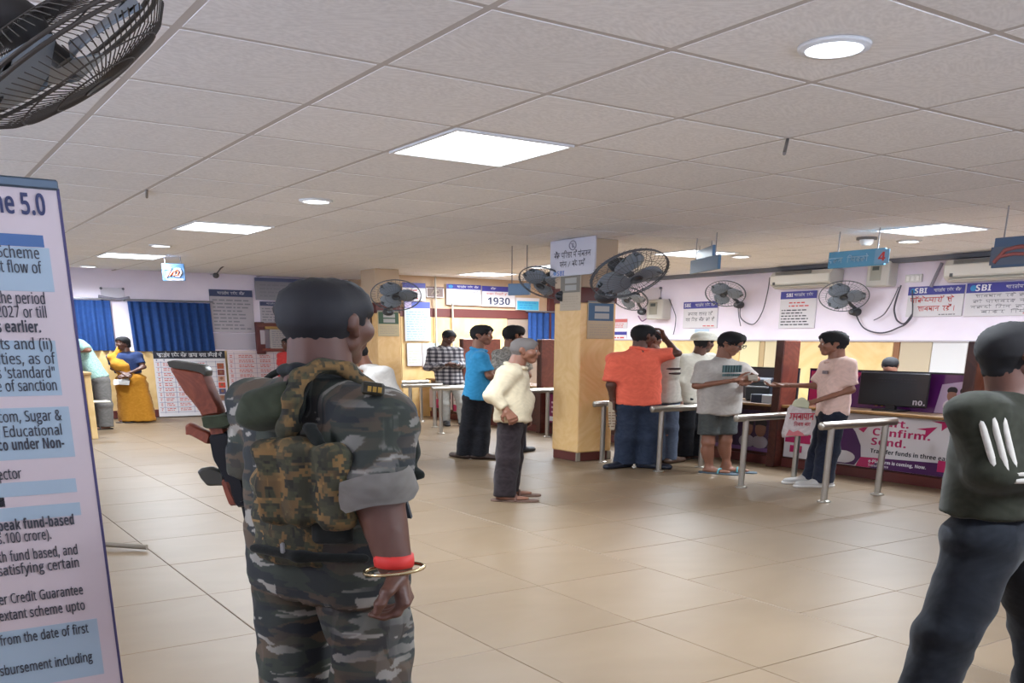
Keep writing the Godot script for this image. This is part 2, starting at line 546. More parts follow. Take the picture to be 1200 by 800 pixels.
# adds the field's surface to verts, norms and index; st is the sideways stretch of the hall
func net(f: Field, cell: float, verts: PackedVector3Array, norms: PackedVector3Array, index: PackedInt32Array, st := 1.0, amp := 0.0, seed_ := 1, freq := 9.0, pivot := Vector3.INF, st2 := 1.0) -> void:
	var lo := Vector3.INF
	var hi := -Vector3.INF
	for i in f.a.size():
		var rr := maxf(f.r[i], f.r[i] + f.dr[i]) + cell * 2.0
		for p in [f.a[i], f.a[i] + f.d[i]]:
			lo = lo.min(p - Vector3(rr, rr, rr))
			hi = hi.max(p + Vector3(rr, rr, rr))
	var B := 4
	var nb := Vector3i(((hi - lo) / (cell * B)).ceil())
	var nx := nb.x * B + 1
	var ny := nb.y * B + 1
	var nz := nb.z * B + 1
	var val := PackedFloat32Array()
	val.resize(nx * ny * nz)
	val.fill(1e9)
	var all := PackedInt32Array(range(f.a.size()))
	var R := cell * B * 0.9
	var kept: Array[Vector3i] = []
	for bx in nb.x:
		for by in nb.y:
			for bz in nb.z:
				var c := lo + Vector3(bx + 0.5, by + 0.5, bz + 0.5) * cell * B
				var near := PackedInt32Array()
				var m := 1e6
				var dist := PackedFloat32Array()
				for i in all:
					var x := f.one(i, c)
					dist.append(x)
					m = minf(m, x)
				if m > R + f.k:
					continue
				for i in all:
					if dist[i] < maxf(m, 0.0) + 2.0 * R + f.k:
						near.append(i)
				if absf(f.value(c, near)) > R * 1.05:
					continue
				kept.append(Vector3i(bx, by, bz))
				for x in range(bx * B, bx * B + B + 1):
					for y in range(by * B, by * B + B + 1):
						var o := (x * ny + y) * nz
						for z in range(bz * B, bz * B + B + 1):
							if val[o + z] > 1e8:
								val[o + z] = f.value(lo + Vector3(x, y, z) * cell, near)
	var at := PackedInt32Array()
	at.resize(nx * ny * nz)
	at.fill(-1)
	var first := verts.size()
	var step := [nz * ny, nz, 1]
	var cells := PackedInt32Array()
	for b in kept:
		for x in range(b.x * B, b.x * B + B):
			for y in range(b.y * B, b.y * B + B):
				for z in range(b.z * B, b.z * B + B):
					var o := (x * ny + y) * nz + z
					var v0 := val[o]
					var v1 := val[o + 1]
					var v2 := val[o + nz]
					var v3 := val[o + nz + 1]
					var o2 := o + nz * ny
					var v4 := val[o2]
					var v5 := val[o2 + 1]
					var v6 := val[o2 + nz]
					var v7 := val[o2 + nz + 1]
					var s := int(v0 < 0.0) + int(v1 < 0.0) + int(v2 < 0.0) + int(v3 < 0.0) + int(v4 < 0.0) + int(v5 < 0.0) + int(v6 < 0.0) + int(v7 < 0.0)
					if s == 0 or s == 8:
						continue
					var p := Vector3.ZERO
					var n := 0
					if (v0 < 0.0) != (v1 < 0.0):
						p += Vector3(0, 0, v0 / (v0 - v1)); n += 1
					if (v2 < 0.0) != (v3 < 0.0):
						p += Vector3(0, 1, v2 / (v2 - v3)); n += 1
					if (v4 < 0.0) != (v5 < 0.0):
						p += Vector3(1, 0, v4 / (v4 - v5)); n += 1
					if (v6 < 0.0) != (v7 < 0.0):
						p += Vector3(1, 1, v6 / (v6 - v7)); n += 1
					if (v0 < 0.0) != (v2 < 0.0):
						p += Vector3(0, v0 / (v0 - v2), 0); n += 1
					if (v1 < 0.0) != (v3 < 0.0):
						p += Vector3(0, v1 / (v1 - v3), 1); n += 1
					if (v4 < 0.0) != (v6 < 0.0):
						p += Vector3(1, v4 / (v4 - v6), 0); n += 1
					if (v5 < 0.0) != (v7 < 0.0):
						p += Vector3(1, v5 / (v5 - v7), 1); n += 1
					if (v0 < 0.0) != (v4 < 0.0):
						p += Vector3(v0 / (v0 - v4), 0, 0); n += 1
					if (v1 < 0.0) != (v5 < 0.0):
						p += Vector3(v1 / (v1 - v5), 0, 1); n += 1
					if (v2 < 0.0) != (v6 < 0.0):
						p += Vector3(v2 / (v2 - v6), 1, 0); n += 1
					if (v3 < 0.0) != (v7 < 0.0):
						p += Vector3(v3 / (v3 - v7), 1, 1); n += 1
					at[o] = verts.size()
					cells.append(o)
					verts.append(lo + (Vector3(x, y, z) + p / maxf(n, 1)) * cell)
	norms.resize(verts.size())
	var i0 := index.size()
	for o in cells:
		for ax in 3:
			var e: int = o + step[ax]
			if val[e] > 1e8 or (val[o] < 0.0) == (val[e] < 0.0):
				continue
			var su: int = step[(ax + 1) % 3]
			var sw: int = step[(ax + 2) % 3]
			if o - su - sw < 0:
				continue
			var q0 := at[o]
			var q1 := at[o - su]
			var q2 := at[o - su - sw]
			var q3 := at[o - sw]
			if q1 < 0 or q2 < 0 or q3 < 0:
				continue
			if val[o] < 0.0:
				index.append_array([q0, q2, q1, q0, q3, q2])
			else:
				index.append_array([q0, q1, q2, q0, q2, q3])
	for i in range(i0, index.size(), 3):
		var p := verts[index[i]]
		var n := (verts[index[i + 2]] - p).cross(verts[index[i + 1]] - p)
		for j in 3:
			norms[index[i + j]] += n
	var ns := noise(freq, seed_, 2)
	for i in range(first, verts.size()):
		var n := norms[i].normalized()
		var p := verts[i]
		if amp > 0.0:
			p += n * ns.get_noise_3d(p.x, p.y * 0.6, p.z) * amp
		if pivot != Vector3.INF:
			# a head is stretched less than the body it sits on
			verts[i] = Vector3(pivot.x * st + (p.x - pivot.x) * st2, p.y, pivot.z * st + (p.z - pivot.z) * st2)
			norms[i] = Vector3(n.x / st2, n.y, n.z / st2).normalized()
			continue
		verts[i] = Vector3(p.x * st, p.y, p.z * st)
		norms[i] = Vector3(n.x / st, n.y, n.z / st).normalized()


func skin_mesh(fields: Array, st: float) -> ArrayMesh:
	# fields of [field, cell size, fold depth, seed, fold frequency] in one mesh
	var v := PackedVector3Array()
	var n := PackedVector3Array()
	var ix := PackedInt32Array()
	for q in fields:
		net(q[0], q[1], v, n, ix, st, q[2] if q.size() > 2 else 0.0, q[3] if q.size() > 3 else 1, q[4] if q.size() > 4 else 9.0, q[5] if q.size() > 5 else Vector3.INF, HST)
	var arr := []
	arr.resize(Mesh.ARRAY_MAX)
	arr[Mesh.ARRAY_VERTEX] = v
	arr[Mesh.ARRAY_NORMAL] = n
	arr[Mesh.ARRAY_INDEX] = ix
	var m := ArrayMesh.new()
	if ix.size():
		m.add_surface_from_arrays(Mesh.PRIMITIVE_TRIANGLES, arr)
	return m


# ---------- people ----------
# J: head, neck, pelvis, then shoulder, elbow, wrist of each arm, then hip, knee, ankle of each leg, in body units (x and z before the stretch)
func head_axes(f: Vector3) -> Basis:
	var z := f.normalized()
	var x := UP.cross(z).normalized()
	return Basis(x, z.cross(x), z)


func head_field(c: Vector3, b: Basis, k: float) -> Field:
	var f := Field.new(0.018 * k)
	var P := func(x, y, z) -> Vector3: return c + b * (V(x, y, z) * k)
	f.bone(P.call(0, 0.036, -0.024), P.call(0, 0.04, 0.016), 0.081 * k, 0.077 * k)
	f.bone(P.call(0, -0.015, -0.028), P.call(0, 0.0, 0.01), 0.066 * k)
	f.bone(P.call(-0.022, -0.02, 0.035), P.call(0.022, -0.02, 0.035), 0.05 * k)
	f.bone(P.call(0, -0.03, 0.04), P.call(0, -0.085, 0.05), 0.05 * k, 0.03 * k)
	f.bone(P.call(-0.045, -0.055, 0.005), P.call(0, -0.092, 0.055), 0.026 * k, 0.022 * k)
	f.bone(P.call(0.045, -0.055, 0.005), P.call(0, -0.092, 0.055), 0.026 * k, 0.022 * k)
	f.bone(P.call(-0.034, 0.03, 0.07), P.call(0.034, 0.03, 0.07), 0.017 * k)
	f.bone(P.call(0, 0.018, 0.082), P.call(0, -0.022, 0.103), 0.009 * k, 0.0125 * k)
	for s in [-1, 1]:
		f.bone(P.call(s * 0.012, -0.027, 0.09), P.call(s * 0.013, -0.028, 0.088), 0.009 * k)
		f.bone(P.call(s * 0.078, 0.012, -0.012), P.call(s * 0.081, -0.03, -0.004), 0.014 * k, 0.008 * k)
		f.bone(P.call(s * 0.084, 0.02, -0.02), P.call(s * 0.086, -0.005, -0.024), 0.008 * k)
		f.bone(P.call(s * 0.042, -0.018, 0.06), P.call(s * 0.045, -0.022, 0.055), 0.025 * k)
		f.hole(P.call(s * 0.032, 0.006, 0.094), P.call(s * 0.034, 0.006, 0.094), 0.011 * k)
	f.bone(P.call(-0.018, -0.052, 0.082), P.call(0.018, -0.052, 0.082), 0.011 * k)
	f.bone(P.call(-0.014, -0.064, 0.081), P.call(0.014, -0.064, 0.081), 0.010 * k)
	f.bone(P.call(0, -0.09, 0.062), P.call(0, -0.093, 0.064), 0.02 * k)
	return f


func hand_field(w: Vector3, dir: Vector3, palm: Vector3, curl: float, k: float) -> Field:
	# dir: from the wrist along the hand; palm: the way the palm faces
	var f := Field.new(0.008 * k)
	dir = dir.normalized()
	palm = (palm - dir * palm.dot(dir)).normalized()
	var side := dir.cross(palm)
	f.bone(w - dir * 0.03 * k, w + dir * 0.01 * k, 0.026 * k, 0.024 * k)
	var off := [-0.029, -0.010, 0.009, 0.027]
	var long := [0.066, 0.076, 0.071, 0.055]
	for i in 4:
		var kn: Vector3 = w + (dir * 0.088 + side * off[i] - palm * 0.002 * i) * k
		f.bone(w + (dir * 0.012 + side * off[i] * 0.55) * k, kn, 0.016 * k, 0.012 * k)
		var p := kn
		var an := curl * 0.75
		for s in 3:
			var q: Vector3 = p + (dir * cos(an) + palm * sin(an)) * long[i] * [0.45, 0.31, 0.24][s] * k
			f.bone(p, q, (0.0098 - 0.0008 * s) * k, (0.009 - 0.0008 * s) * k)
			p = q
			an += curl * 0.9
	var t0 := w + (dir * 0.022 - side * 0.02) * k
	var t1 := t0 + (dir * 0.62 - side * 0.6 + palm * 0.45).normalized() * 0.042 * k
	var t2 := t1 + (dir * 0.85 - side * 0.15 + palm * 0.5).normalized() * 0.033 * k
	f.bone(t0, t1, 0.017 * k, 0.0115 * k)
	f.bone(t1, t2, 0.011 * k, 0.009 * k)
	f.bone(t2, t2 + (dir * 0.9 + side * 0.15 + palm * 0.35).normalized() * 0.026 * k, 0.0095 * k, 0.0075 * k)
	return f


func figure(label: String, group: String, base: Vector3, st: float, k: float, J: Array, face: Vector3, toes: Array, o := {}) -> Node3D:
	var t := thing("person", label, "person", base, 0.0, group)
	var skin: Material = o.get("skin", mat("skin", Color("7a5240"), 0.55))
	var near: bool = o.get("near", false)
	var b := head_axes(face)
	var hk := k * 1.0 * float(o.get("head", 1.0))
	var mid: Vector3 = (J[3] + J[6]) * 0.5
	var across: Vector3 = (J[6] - J[3])
	var fat: float = o.get("fat", 1.0)
	var pel: Vector3 = J[2]
	var spine: Vector3 = (mid - pel).normalized()
	# the body: one skin from neck to feet
	var f := Field.new(0.035 * k)
	f.bone(J[1] - spine * 0.05 * k, J[0] + b * V(0, -0.03, -0.025) * k, 0.06 * k, 0.055 * k)
	f.bone(mid - spine * 0.04, J[1] - spine * 0.03, 0.06 * k, 0.055 * k)
	f.bone(J[3], J[6], 0.045 * k)
	for s in [0.28, 0.5, 0.72]:
		f.bone(J[3] + across * s - spine * 0.09 * k, (J[9] as Vector3).lerp(J[12], s) + spine * 0.06 * k, 0.078 * k * fat, 0.08 * k * fat)
	for a in [3, 6]:
		f.bone(J[a], J[a + 1], 0.042 * k, 0.034 * k)
		f.bone(J[a + 1], J[a + 2], 0.036 * k * float(o.get("arm", 1.0)), 0.024 * k * float(o.get("arm", 1.0)))
	var bare: bool = o.get("bare", false)
	for a in [9, 12]:
		f.bone(J[a], J[a + 1], 0.066 * k, 0.047 * k)
		f.bone(J[a + 1], J[a + 2], 0.044 * k, 0.03 * k)
		var calf: Vector3 = J[a + 1] + (J[a + 2] - J[a + 1]) * 0.3 - (toes[0] as Vector3) * 0.018 * k
		f.bone(calf, calf.lerp(J[a + 2], 0.35), 0.046 * k, 0.036 * k)
		var toe: Vector3 = toes[0 if a == 9 else 1]
		var an := V(J[a + 2].x, 0.03, J[a + 2].z)
		f.bone(J[a + 2], an - toe * 0.03, 0.034 * k, 0.028 * k, V(0, 0.012, 0), V(0, -1, 0))
		f.bone(an + toe * 0.02, an + toe * 0.15 * k, 0.034 * k, 0.024 * k, V(0, 0.012, 0), V(0, -1, 0))
	var parts := [[f, 0.016 if near else 0.022], [head_field(J[0], b, hk), 0.0045 if near else 0.0065, 0.0, 1, 9.0, J[0]]]
	for a in [0, 1]:
		var w: Vector3 = J[5 + a * 3]
		var el: Vector3 = J[4 + a * 3]
		var h: Dictionary = o.get("handA" if a == 0 else "handB", {})
		var d: Vector3 = h.get("dir", w - el)
		parts.append([hand_field(w, d, h.get("palm", pel - w), h.get("curl", 0.55), k), 0.0032 if near else 0.005])
	var body := put("body", skin_mesh(parts, st), skin, t)
	var P := func(x, y, z) -> Vector3:
		var q: Vector3 = J[0] + b * (V(x, y, z) * hk)
		return V(J[0].x * st + (q.x - J[0].x) * HST, q.y, J[0].z * st + (q.z - J[0].z) * HST)
	# face
	if o.get("face", true):
		for s in [-1, 1]:
			var e := obj("eye", MB.new().ball(P.call(s * 0.032, 0.006, 0.079), V(HST, 1, HST) * 0.0115 * hk, 7), mat("eye white", Color("c9c1b8"), 0.3), t)
			obj("pupil", MB.new().ball(P.call(s * 0.032, 0.006, 0.0865), V(HST, 1, HST) * 0.006 * hk, 6), mat("pupil", Color("120c0a"), 0.2), e)
			obj("eyebrow", MB.new().tube([P.call(s * 0.015, 0.033, 0.089), P.call(s * 0.032, 0.038, 0.086), P.call(s * 0.052, 0.032, 0.074)], [0.003, 0.005, 0.003], 6), mat("hair black", Color("131114"), 0.85), t)
		obj("lips", MB.new().tube([P.call(-0.022, -0.057, 0.084), P.call(0, -0.054, 0.094), P.call(0.022, -0.057, 0.084)], [0.004, 0.0085, 0.004], 7), mat("lips", Color("6b3a34"), 0.5), t)
	# hair
	var hs: String = o.get("hair", "short")
	if hs != "none":
		var h := Field.new(0.03)
		var C := func(x, y, z) -> Vector3: return J[0] + b * (V(x, y, z) * hk)
		var th: float = {"short": 0.009, "full": 0.017, "thin": 0.005, "crop": 0.006, "long": 0.012}[hs]
		h.bone(C.call(0, 0.039, -0.025), C.call(0, 0.044, 0.018), (0.081 + th) * hk, (0.077 + th) * hk)
		h.bone(C.call(0, -0.005, -0.03), C.call(0, -0.05, -0.03), (0.067 + th * 0.6) * hk, 0.059 * hk)
		if hs == "full":
			h.bone(C.call(-0.03, 0.085, 0.05), C.call(0.03, 0.085, 0.05), 0.035 * hk)
			h.bone(C.call(-0.03, 0.09, 0.0), C.call(0.03, 0.09, 0.0), 0.04 * hk)
		if hs == "long":
			for s in [-1, 1]:
				h.bone(C.call(s * 0.06, 0.03, -0.02), C.call(s * 0.068, -0.06, -0.035), 0.03 * hk)
			h.bone(C.call(0, -0.03, -0.085), C.call(0, -0.045, -0.1), 0.045 * hk)
		h.hole(C.call(0, -0.045, 0.115), C.call(0, -0.12, 0.1), (0.088 if hs == "full" else 0.098) * hk)
		h.hole(C.call(0, 0.0, 0.135), C.call(0, -0.05, 0.135), 0.085 * hk)
		for s in ([-1, 1] if hs != "long" else []):
			h.hole(C.call(s * 0.12, -0.075, 0.0), C.call(s * 0.118, -0.02, 0.0), 0.05 * hk)
			h.hole(C.call(s * 0.105, -0.05, 0.06), C.call(s * 0.105, 0.0, 0.065), 0.045 * hk)
		h.hole(C.call(0, -0.14, -0.1), C.call(0, -0.14, 0.0), 0.06 * hk)
		put("hair", skin_mesh([[h, 0.006 if near else 0.008, 0.009 if hs == "full" else 0.004, 7, 45.0, J[0]]], st), o.get("hairmat", mat("hair black", Color("131114"), 0.85)), t)
	# shirt
	var cells := 0.012 if near else 0.017
	if o.has("shirt"):
		var s: Dictionary = o.shirt
		var hem: float = s.hem
		var hn: Vector3 = s.get("hemn", V(0, -1, 0))
		var hp: Vector3 = s.get("hemp", V(0, hem, 0))
		var w: float = s.get("w", 1.0) * fat * SLIM
		var belly: float = s.get("belly", 0.0)
		var g := Field.new(0.045 * k)
		var fwd := V(face.x, 0, face.z).normalized()
		g.bone(J[3], J[6], 0.058 * k)
		g.bone(mid + spine * 0.0, J[1] - spine * 0.02, 0.085 * k, 0.062 * k, J[1] + spine * 0.012, spine)
		for a in [3, 6]:
			g.bone(J[1] - spine * 0.03 * k, J[a], 0.05 * k * SLIM, 0.056 * k * SLIM)
		var side := across.normalized()
		for q in [0.24, 0.5, 0.76]:
			var low: Vector3 = (J[9] as Vector3).lerp(J[12], 0.5 + (q - 0.5) * 1.7)
			if low.y > hem - 0.05 and hn.y < -0.9:
				low = J[3] + across * q + (low - (J[3] + across * q)) * ((J[3].y - hem + 0.09) / maxf(J[3].y - low.y, 0.05))
			var up_: Vector3 = J[3] + across * q - spine * 0.075 * k
			g.bone(up_, low + (fwd * belly * 0.3 if q == 0.5 else Vector3.ZERO), 0.103 * k * w, 0.118 * k * w, hp, hn)
		if belly > 0.0:
			var bl := pel.lerp(mid, 0.3) + fwd * belly
			g.bone(bl, bl + spine * 0.08, 0.1 * k, 0.095 * k, hp, hn)
		var sl: float = s.get("sleeve", 0.5)
		for a in [3, 6]:
			var S: Vector3 = J[a]
			var E: Vector3 = J[a + 1]
			var W: Vector3 = J[a + 2]
			var sr: float = s.get("sr", 0.066) * k * SLIM
			if sl <= 1.0:
				var e := S.lerp(E, sl)
				g.bone(S, S.lerp(E, minf(sl + 0.15, 1.1)), sr, sr * 0.97, e, E - S)
			else:
				g.bone(S, E, sr, sr * 0.85)
				var e := E.lerp(W, minf(sl - 1.0, 0.96))
				g.bone(E, W, sr * 0.85, sr * 0.62, e, W - E)
		put("shirt", skin_mesh([[g, cells, s.get("fold", 0.009), 11 + int(base.x * 10), s.get("freq", 9.0)]], st), s.mat, t)
		if s.get("collar", false):
			var cf := Field.new(0.012)
			var n := 10
			for i in n:
				var p := func(j: int) -> Vector3:
					var an := TAU * j / n
					return J[1] + (b.x * sin(an) * 0.064 + V(face.x, 0, face.z).normalized() * (cos(an) * 0.062 + 0.008) + UP * (-0.004 - 0.024 * cos(an))) * k
				cf.bone(p.call(i), p.call(i + 1), 0.017 * k)
			put("collar", skin_mesh([[cf, 0.007]], st), s.get("collarmat", s.mat), t)
	# trousers
	if o.has("legs"):
		var s: Dictionary = o.legs
		var g := Field.new(0.03 * k)
		var waist: float = s.get("waist", pel.y + 0.1)
		var w: float = s.get("w", 1.0) * SLIM
		var low: float = s.get("hem", 0.05)
		g.bone(J[9] + spine * 0.05, J[12] + spine * 0.05, 0.105 * k * w, -1, V(0, waist, 0), UP)
		g.bone((J[9] as Vector3).lerp(J[12], 0.2) + spine * 0.14, (J[9] as Vector3).lerp(J[12], 0.8) + spine * 0.14, 0.1 * k * w, -1, V(0, waist, 0), UP)
		for a in [9, 12]:
			var H: Vector3 = J[a]
			var K: Vector3 = J[a + 1]
			var A: Vector3 = J[a + 2]
			var r1: float = s.get("knee", 0.076) * k * SLIM
			var r2: float = s.get("foot", 0.07) * k * SLIM
			if low > K.y:
				g.bone(H, H.lerp(K, 1.05), 0.1 * k * w, 0.092 * k * w, V(0, low, 0), V(0, -1, 0))
			else:
				g.bone(H, K, 0.098 * k * w, r1, V(0, low, 0), V(0, -1, 0))
				g.bone(K, V(A.x, low - 0.05, A.z), r1, r2, V(0, low, 0), V(0, -1, 0))
		put("trousers" if low < 0.3 else "shorts", skin_mesh([[g, cells, s.get("fold", 0.010), 5 + int(base.z * 10), 8.0]], st), s.mat, t)
	# footwear
	var kind: String = o.get("feet", "shoe")
	for a in [0, 1]:
		var toe: Vector3 = toes[a]
		var A: Vector3 = J[11 + a * 3]
		var an := V(A.x, 0, A.z)
		if kind == "shoe":
			var g := Field.new(0.02)
			g.bone(an - toe * 0.04 + UP * 0.04, an + toe * 0.17 * k + UP * 0.03, 0.048 * k, 0.038 * k, V(0, 0.004, 0), V(0, -1, 0))
			g.bone(an + UP * 0.09, an + toe * 0.06 + UP * 0.05, 0.044 * k, 0.042 * k)
			var sh := put("shoe", skin_mesh([[g, 0.009]], st), o.get("feetmat", mat("shoe black", Color("17171a"), 0.45)), t)
			if o.has("sole"):
				put("sole", skin_mesh([[Field.new(0.02).bone(an - toe * 0.045 + UP * 0.02, an + toe * 0.175 * k + UP * 0.02, 0.051 * k, 0.043 * k, V(0, 0.028, 0), UP), 0.008]], st), o.sole, sh)
		elif kind != "none":
			var g := Field.new(0.02)
			g.bone(an - toe * 0.045 + UP * 0.012, an + toe * 0.19 * k + UP * 0.012, 0.04 * k, 0.045 * k, V(0, 0.018, 0), UP)
			var sole := put("sandal", skin_mesh([[g, 0.008]], st), o.get("solemat", mat("sole", Color("4a423d"), 0.8)), t)
			var sd := UP.cross(toe)
			var pts := []
			for i in 7:
				var q := PI * i / 6.0
				var p := an + toe * 0.085 * k + sd * cos(q) * 0.043 * k + UP * (0.012 + sin(q) * 0.05 * k)
				pts.append(V(p.x * st, p.y, p.z * st))
			obj("strap", MB.new().tube(pts, 0.013, 6), o.get("feetmat", mat("strap", Color("2c2624"), 0.7)), sole)
	return t


func world_of(base: Vector3, st: float, p: Vector3) -> Vector3:
	return base + V(p.x * st, p.y, p.z * st)


# ---------- fittings ----------
func wall_fan(label: String, at: Vector3, aim: Vector3, size: float, root: Vector3, wires: int, thick: float, st := 1.6) -> Node3D:
	# at: middle of the cage; aim: the way it blows; root: where its bracket is screwed
	var t := thing("wall_fan", label, "fan", root, 0.0, "wall fans")
	var z := aim.normalized()
	var x := UP.cross(z).normalized()
	var bs := Basis(x, z.cross(x), z)
	var stretch := Basis.from_scale(V(st, 1, st))
	var xf := Transform3D(stretch * bs * Basis.from_scale(V(size, size, size)), at - root)
	var black := mat("fan black", Color("3a3d42"), 0.5) if wires < 80 else mat("dusty fan black", Color("2b2623"), 0.7)
	var dark := mat("fan wire", Color("5a5f66"), 0.45, 0.2) if wires < 80 else mat("dusty fan wire", Color("3f3833"), 0.7)  # farther fans use greyer tones, haze put into the colour
	for part in [["front_cage", 1.0], ["rear_cage", -1.0]]:
		var mb := MB.new(xf)
		for i in wires:
			var an := TAU * i / wires
			var pts := []
			for j in 6:
				var q := j / 5.0
				var r := lerpf(0.16, 1.0, q)
				pts.append(V(cos(an) * r, sin(an) * r, part[1] * (0.05 + 0.30 * sqrt(maxf(1.0 - r * r * 0.97, 0.0)))))
			mb.tube(pts, thick, 4)
		for ring in [[1.0, 0.03 * part[1], 0.02], [0.72, part[1] * 0.265, 0.008], [0.42, part[1] * 0.325, 0.008]]:
			var pts := []
			for i in 40:
				pts.append(V(cos(TAU * i / 40) * ring[0], sin(TAU * i / 40) * ring[0], ring[1]))
			mb.tube(pts, ring[2], 6, true)
		var c := obj(part[0], mb, dark, t)
		if part[1] > 0.0:
			obj("badge", MB.new(xf).lathe([[0.0, 0.36], [0.14, 0.36], [0.17, 0.34], [0.17, 0.32], [0.0, 0.32]], Vector3.ZERO, V(0, 0, 1), 20), black, c)
	for i in 3:
		var mb := MB.new(xf * Transform3D(Basis(V(0, 0, 1), TAU * i / 3.0), Vector3.ZERO))
		var rings := []
		for j in 9:
			var r := lerpf(0.12, 0.86, j / 8.0)
			var w := 0.2 + 0.24 * sin(PI * minf(j / 8.0 * 0.9 + 0.12, 1.0))
			var ring := PackedVector3Array()
			for q in [-1.0, -0.5, 0.0, 0.5, 1.0]:
				ring.append(V(r, q * w, q * 0.10 + 0.008))
			for q in [1.0, 0.5, 0.0, -0.5, -1.0]:
				ring.append(V(r, q * w, q * 0.10 - 0.008))
			rings.append(ring)
		mb.loft(rings)
		obj("blade", mb, mat("fan blade", Color("7f8892"), 0.4), t)
	obj("motor", MB.new(xf).lathe([[0.0, -0.75], [0.16, -0.74], [0.24, -0.66], [0.26, -0.4], [0.22, -0.3], [0.1, -0.1], [0.1, 0.05], [0.0, 0.05]], Vector3.ZERO, V(0, 0, 1), 18), black, t)
	var m := xf * V(0, -0.1, -0.55)
	var arm := MB.new()
	arm.tube([m, m.lerp(Vector3.ZERO, 0.5) + V(0, -0.1 * size, 0), Vector3.ZERO], size * 0.11, 8)
	obj("bracket", arm, black, t)
	var out := V(m.x, 0, m.z).normalized()
	var kn := obj("base_plate", MB.new(Transform3D(stretch, Vector3.ZERO)).lathe([[0.0, 0.0], [size * 0.26, 0.0], [size * 0.28, size * 0.06], [size * 0.2, size * 0.3], [0.0, size * 0.32]], V(0, -0.02, 0), out, 16), black, t)
	obj("dial", MB.new(Transform3D(stretch, Vector3.ZERO)).lathe([[0.0, size * 0.3], [size * 0.1, size * 0.3], [size * 0.1, size * 0.36], [0.0, size * 0.36]], V(0, -0.02, 0), out, 12), mat("dial", Color("8d959c"), 0.4), kn)
	return t


func panel_light(label: String, x: float, z: float, w := 0.96) -> void:
	var t := thing("ceiling_light_panel", label, "light", V(x, CEIL, z), 0.0, "square ceiling light panels")
	var fr := MB.new()
	for s in [-1, 1]:
		fr.box(V(0, -0.006, s * (w * 0.5 - 0.012)), V(w, 0.014, 0.024))
		fr.box(V(s * (w * 0.5 - 0.012), -0.006, 0), V(0.024, 0.014, w - 0.048))
	obj("frame", fr, mat("white metal", Color("d8d8d8"), 0.5), t)
	obj("diffuser", MB.new().box(V(0, -0.004, 0), V(w - 0.048, 0.008, w - 0.048)), M.glow, t)
	var l := AreaLight3D.new()
	l.name = "panel_lamp"
	l.area_size = Vector2(w - 0.06, w - 0.06)
	l.light_color = Color(0.92, 0.96, 1.0)
	l.light_energy = PANEL
	l.area_range = 60.0
	l.shadow_enabled = true
	t.add_child(l)
	l.position.y = -0.025
	l.rotation_degrees.x = -90


func downlight(label: String, x: float, z: float) -> void:
	var t := thing("round_downlight", label, "light", V(x, CEIL, z), 0.0, "round ceiling downlights")
	obj("rim", MB.new().lathe([[0.125, 0.0], [0.165, -0.002], [0.16, -0.018], [0.13, -0.02], [0.125, -0.01]], Vector3.ZERO, UP, 28), mat("white metal", Color("d8d8d8"), 0.5), t)
	obj("diffuser", MB.new().lathe([[0.0, -0.004], [0.128, -0.004], [0.128, -0.014], [0.0, -0.016]], Vector3.ZERO, UP, 28), M.glow, t)
	var l := SpotLight3D.new()
	l.name = "downlight_lamp"
	l.light_energy = SPOT
	l.light_color = Color(0.92, 0.96, 1.0)
	l.spot_range = 60
	l.spot_angle = 80
	l.spot_attenuation = 1.0
	l.light_size = 0.12
	l.shadow_enabled = true
	t.add_child(l)
	l.position.y = -0.03
	l.rotation_degrees.x = -90


# a flat notice: a panel with an optional coloured header, made to hang on a wall; x to the reader's right, z out of the wall
func notice(called: String, label: String, cat: String, at: Vector3, turn: float, w: float, h: float, paper: Material, head: Material = null, head_h := 0.0, th := 0.02, group := "") -> Node3D:
	var t := thing(called, label, cat, at, turn, group)
	obj("panel", MB.new().box(V(0, 0, th * 0.5), V(w, h, th), minf(0.004, th * 0.3)), paper, t)
	if head:
		sheet(t, "header", 0, h * 0.5 - head_h * 0.5, w, head_h, head, th)
	return t


func print_lines(t: Node3D, x0: float, x1: float, y0: float, y1: float, rows: int, m: Material, z: float, seed_: int, fill := 0.9) -> void:
	var mb := MB.new()
	smallprint(mb, x0, x1, y0, y1, rows, z, seed_, fill)
	tag(obj("small_print", mb, m, t), "", "", "", "stuff")


func hindi(t: Node3D, rows: Array, m: Material, z: float, called := "lettering") -> void:
	# rows of [text, x, y, height, fatness, width]
	var mb := MB.new()
	for r in rows:
		deva(mb, r[0], r[3], Vector2(r[1], r[2]), z, r[4], 0, r[5])
	obj(called, mb, m, t)


func railing(label: String, x0: float, x1: float, z: float, h := 0.8) -> void:
	var t := thing("steel_railing", label, "railing", V(x0, 0, z), 0.0, "steel queue railings")
	var steel := mat("steel", Color("b9b4ab"), 0.28, 0.9)
	var bar := MB.new().tube([V(-0.16, h, 0), V(x1 - x0 + 0.16, h, 0)], 0.042, 14)
	var b := obj("handrail", bar, steel, t)
	for x in [-0.165, x1 - x0 + 0.165]:
		obj("end_cap", MB.new().ball(V(x, h, 0), V(0.018, 0.044, 0.044), 8), steel, b)
	for x in [0.0, x1 - x0]:
		var p := obj("post", MB.new().tube([V(x, 0.0, 0), V(x, h - 0.02, 0)], 0.036, 14), steel, t)
		obj("foot_flange", MB.new().lathe([[0.0, 0.0], [0.075, 0.0], [0.07, 0.012], [0.045, 0.022], [0.0, 0.024]], V(x, 0, 0), UP, 18), steel, p)


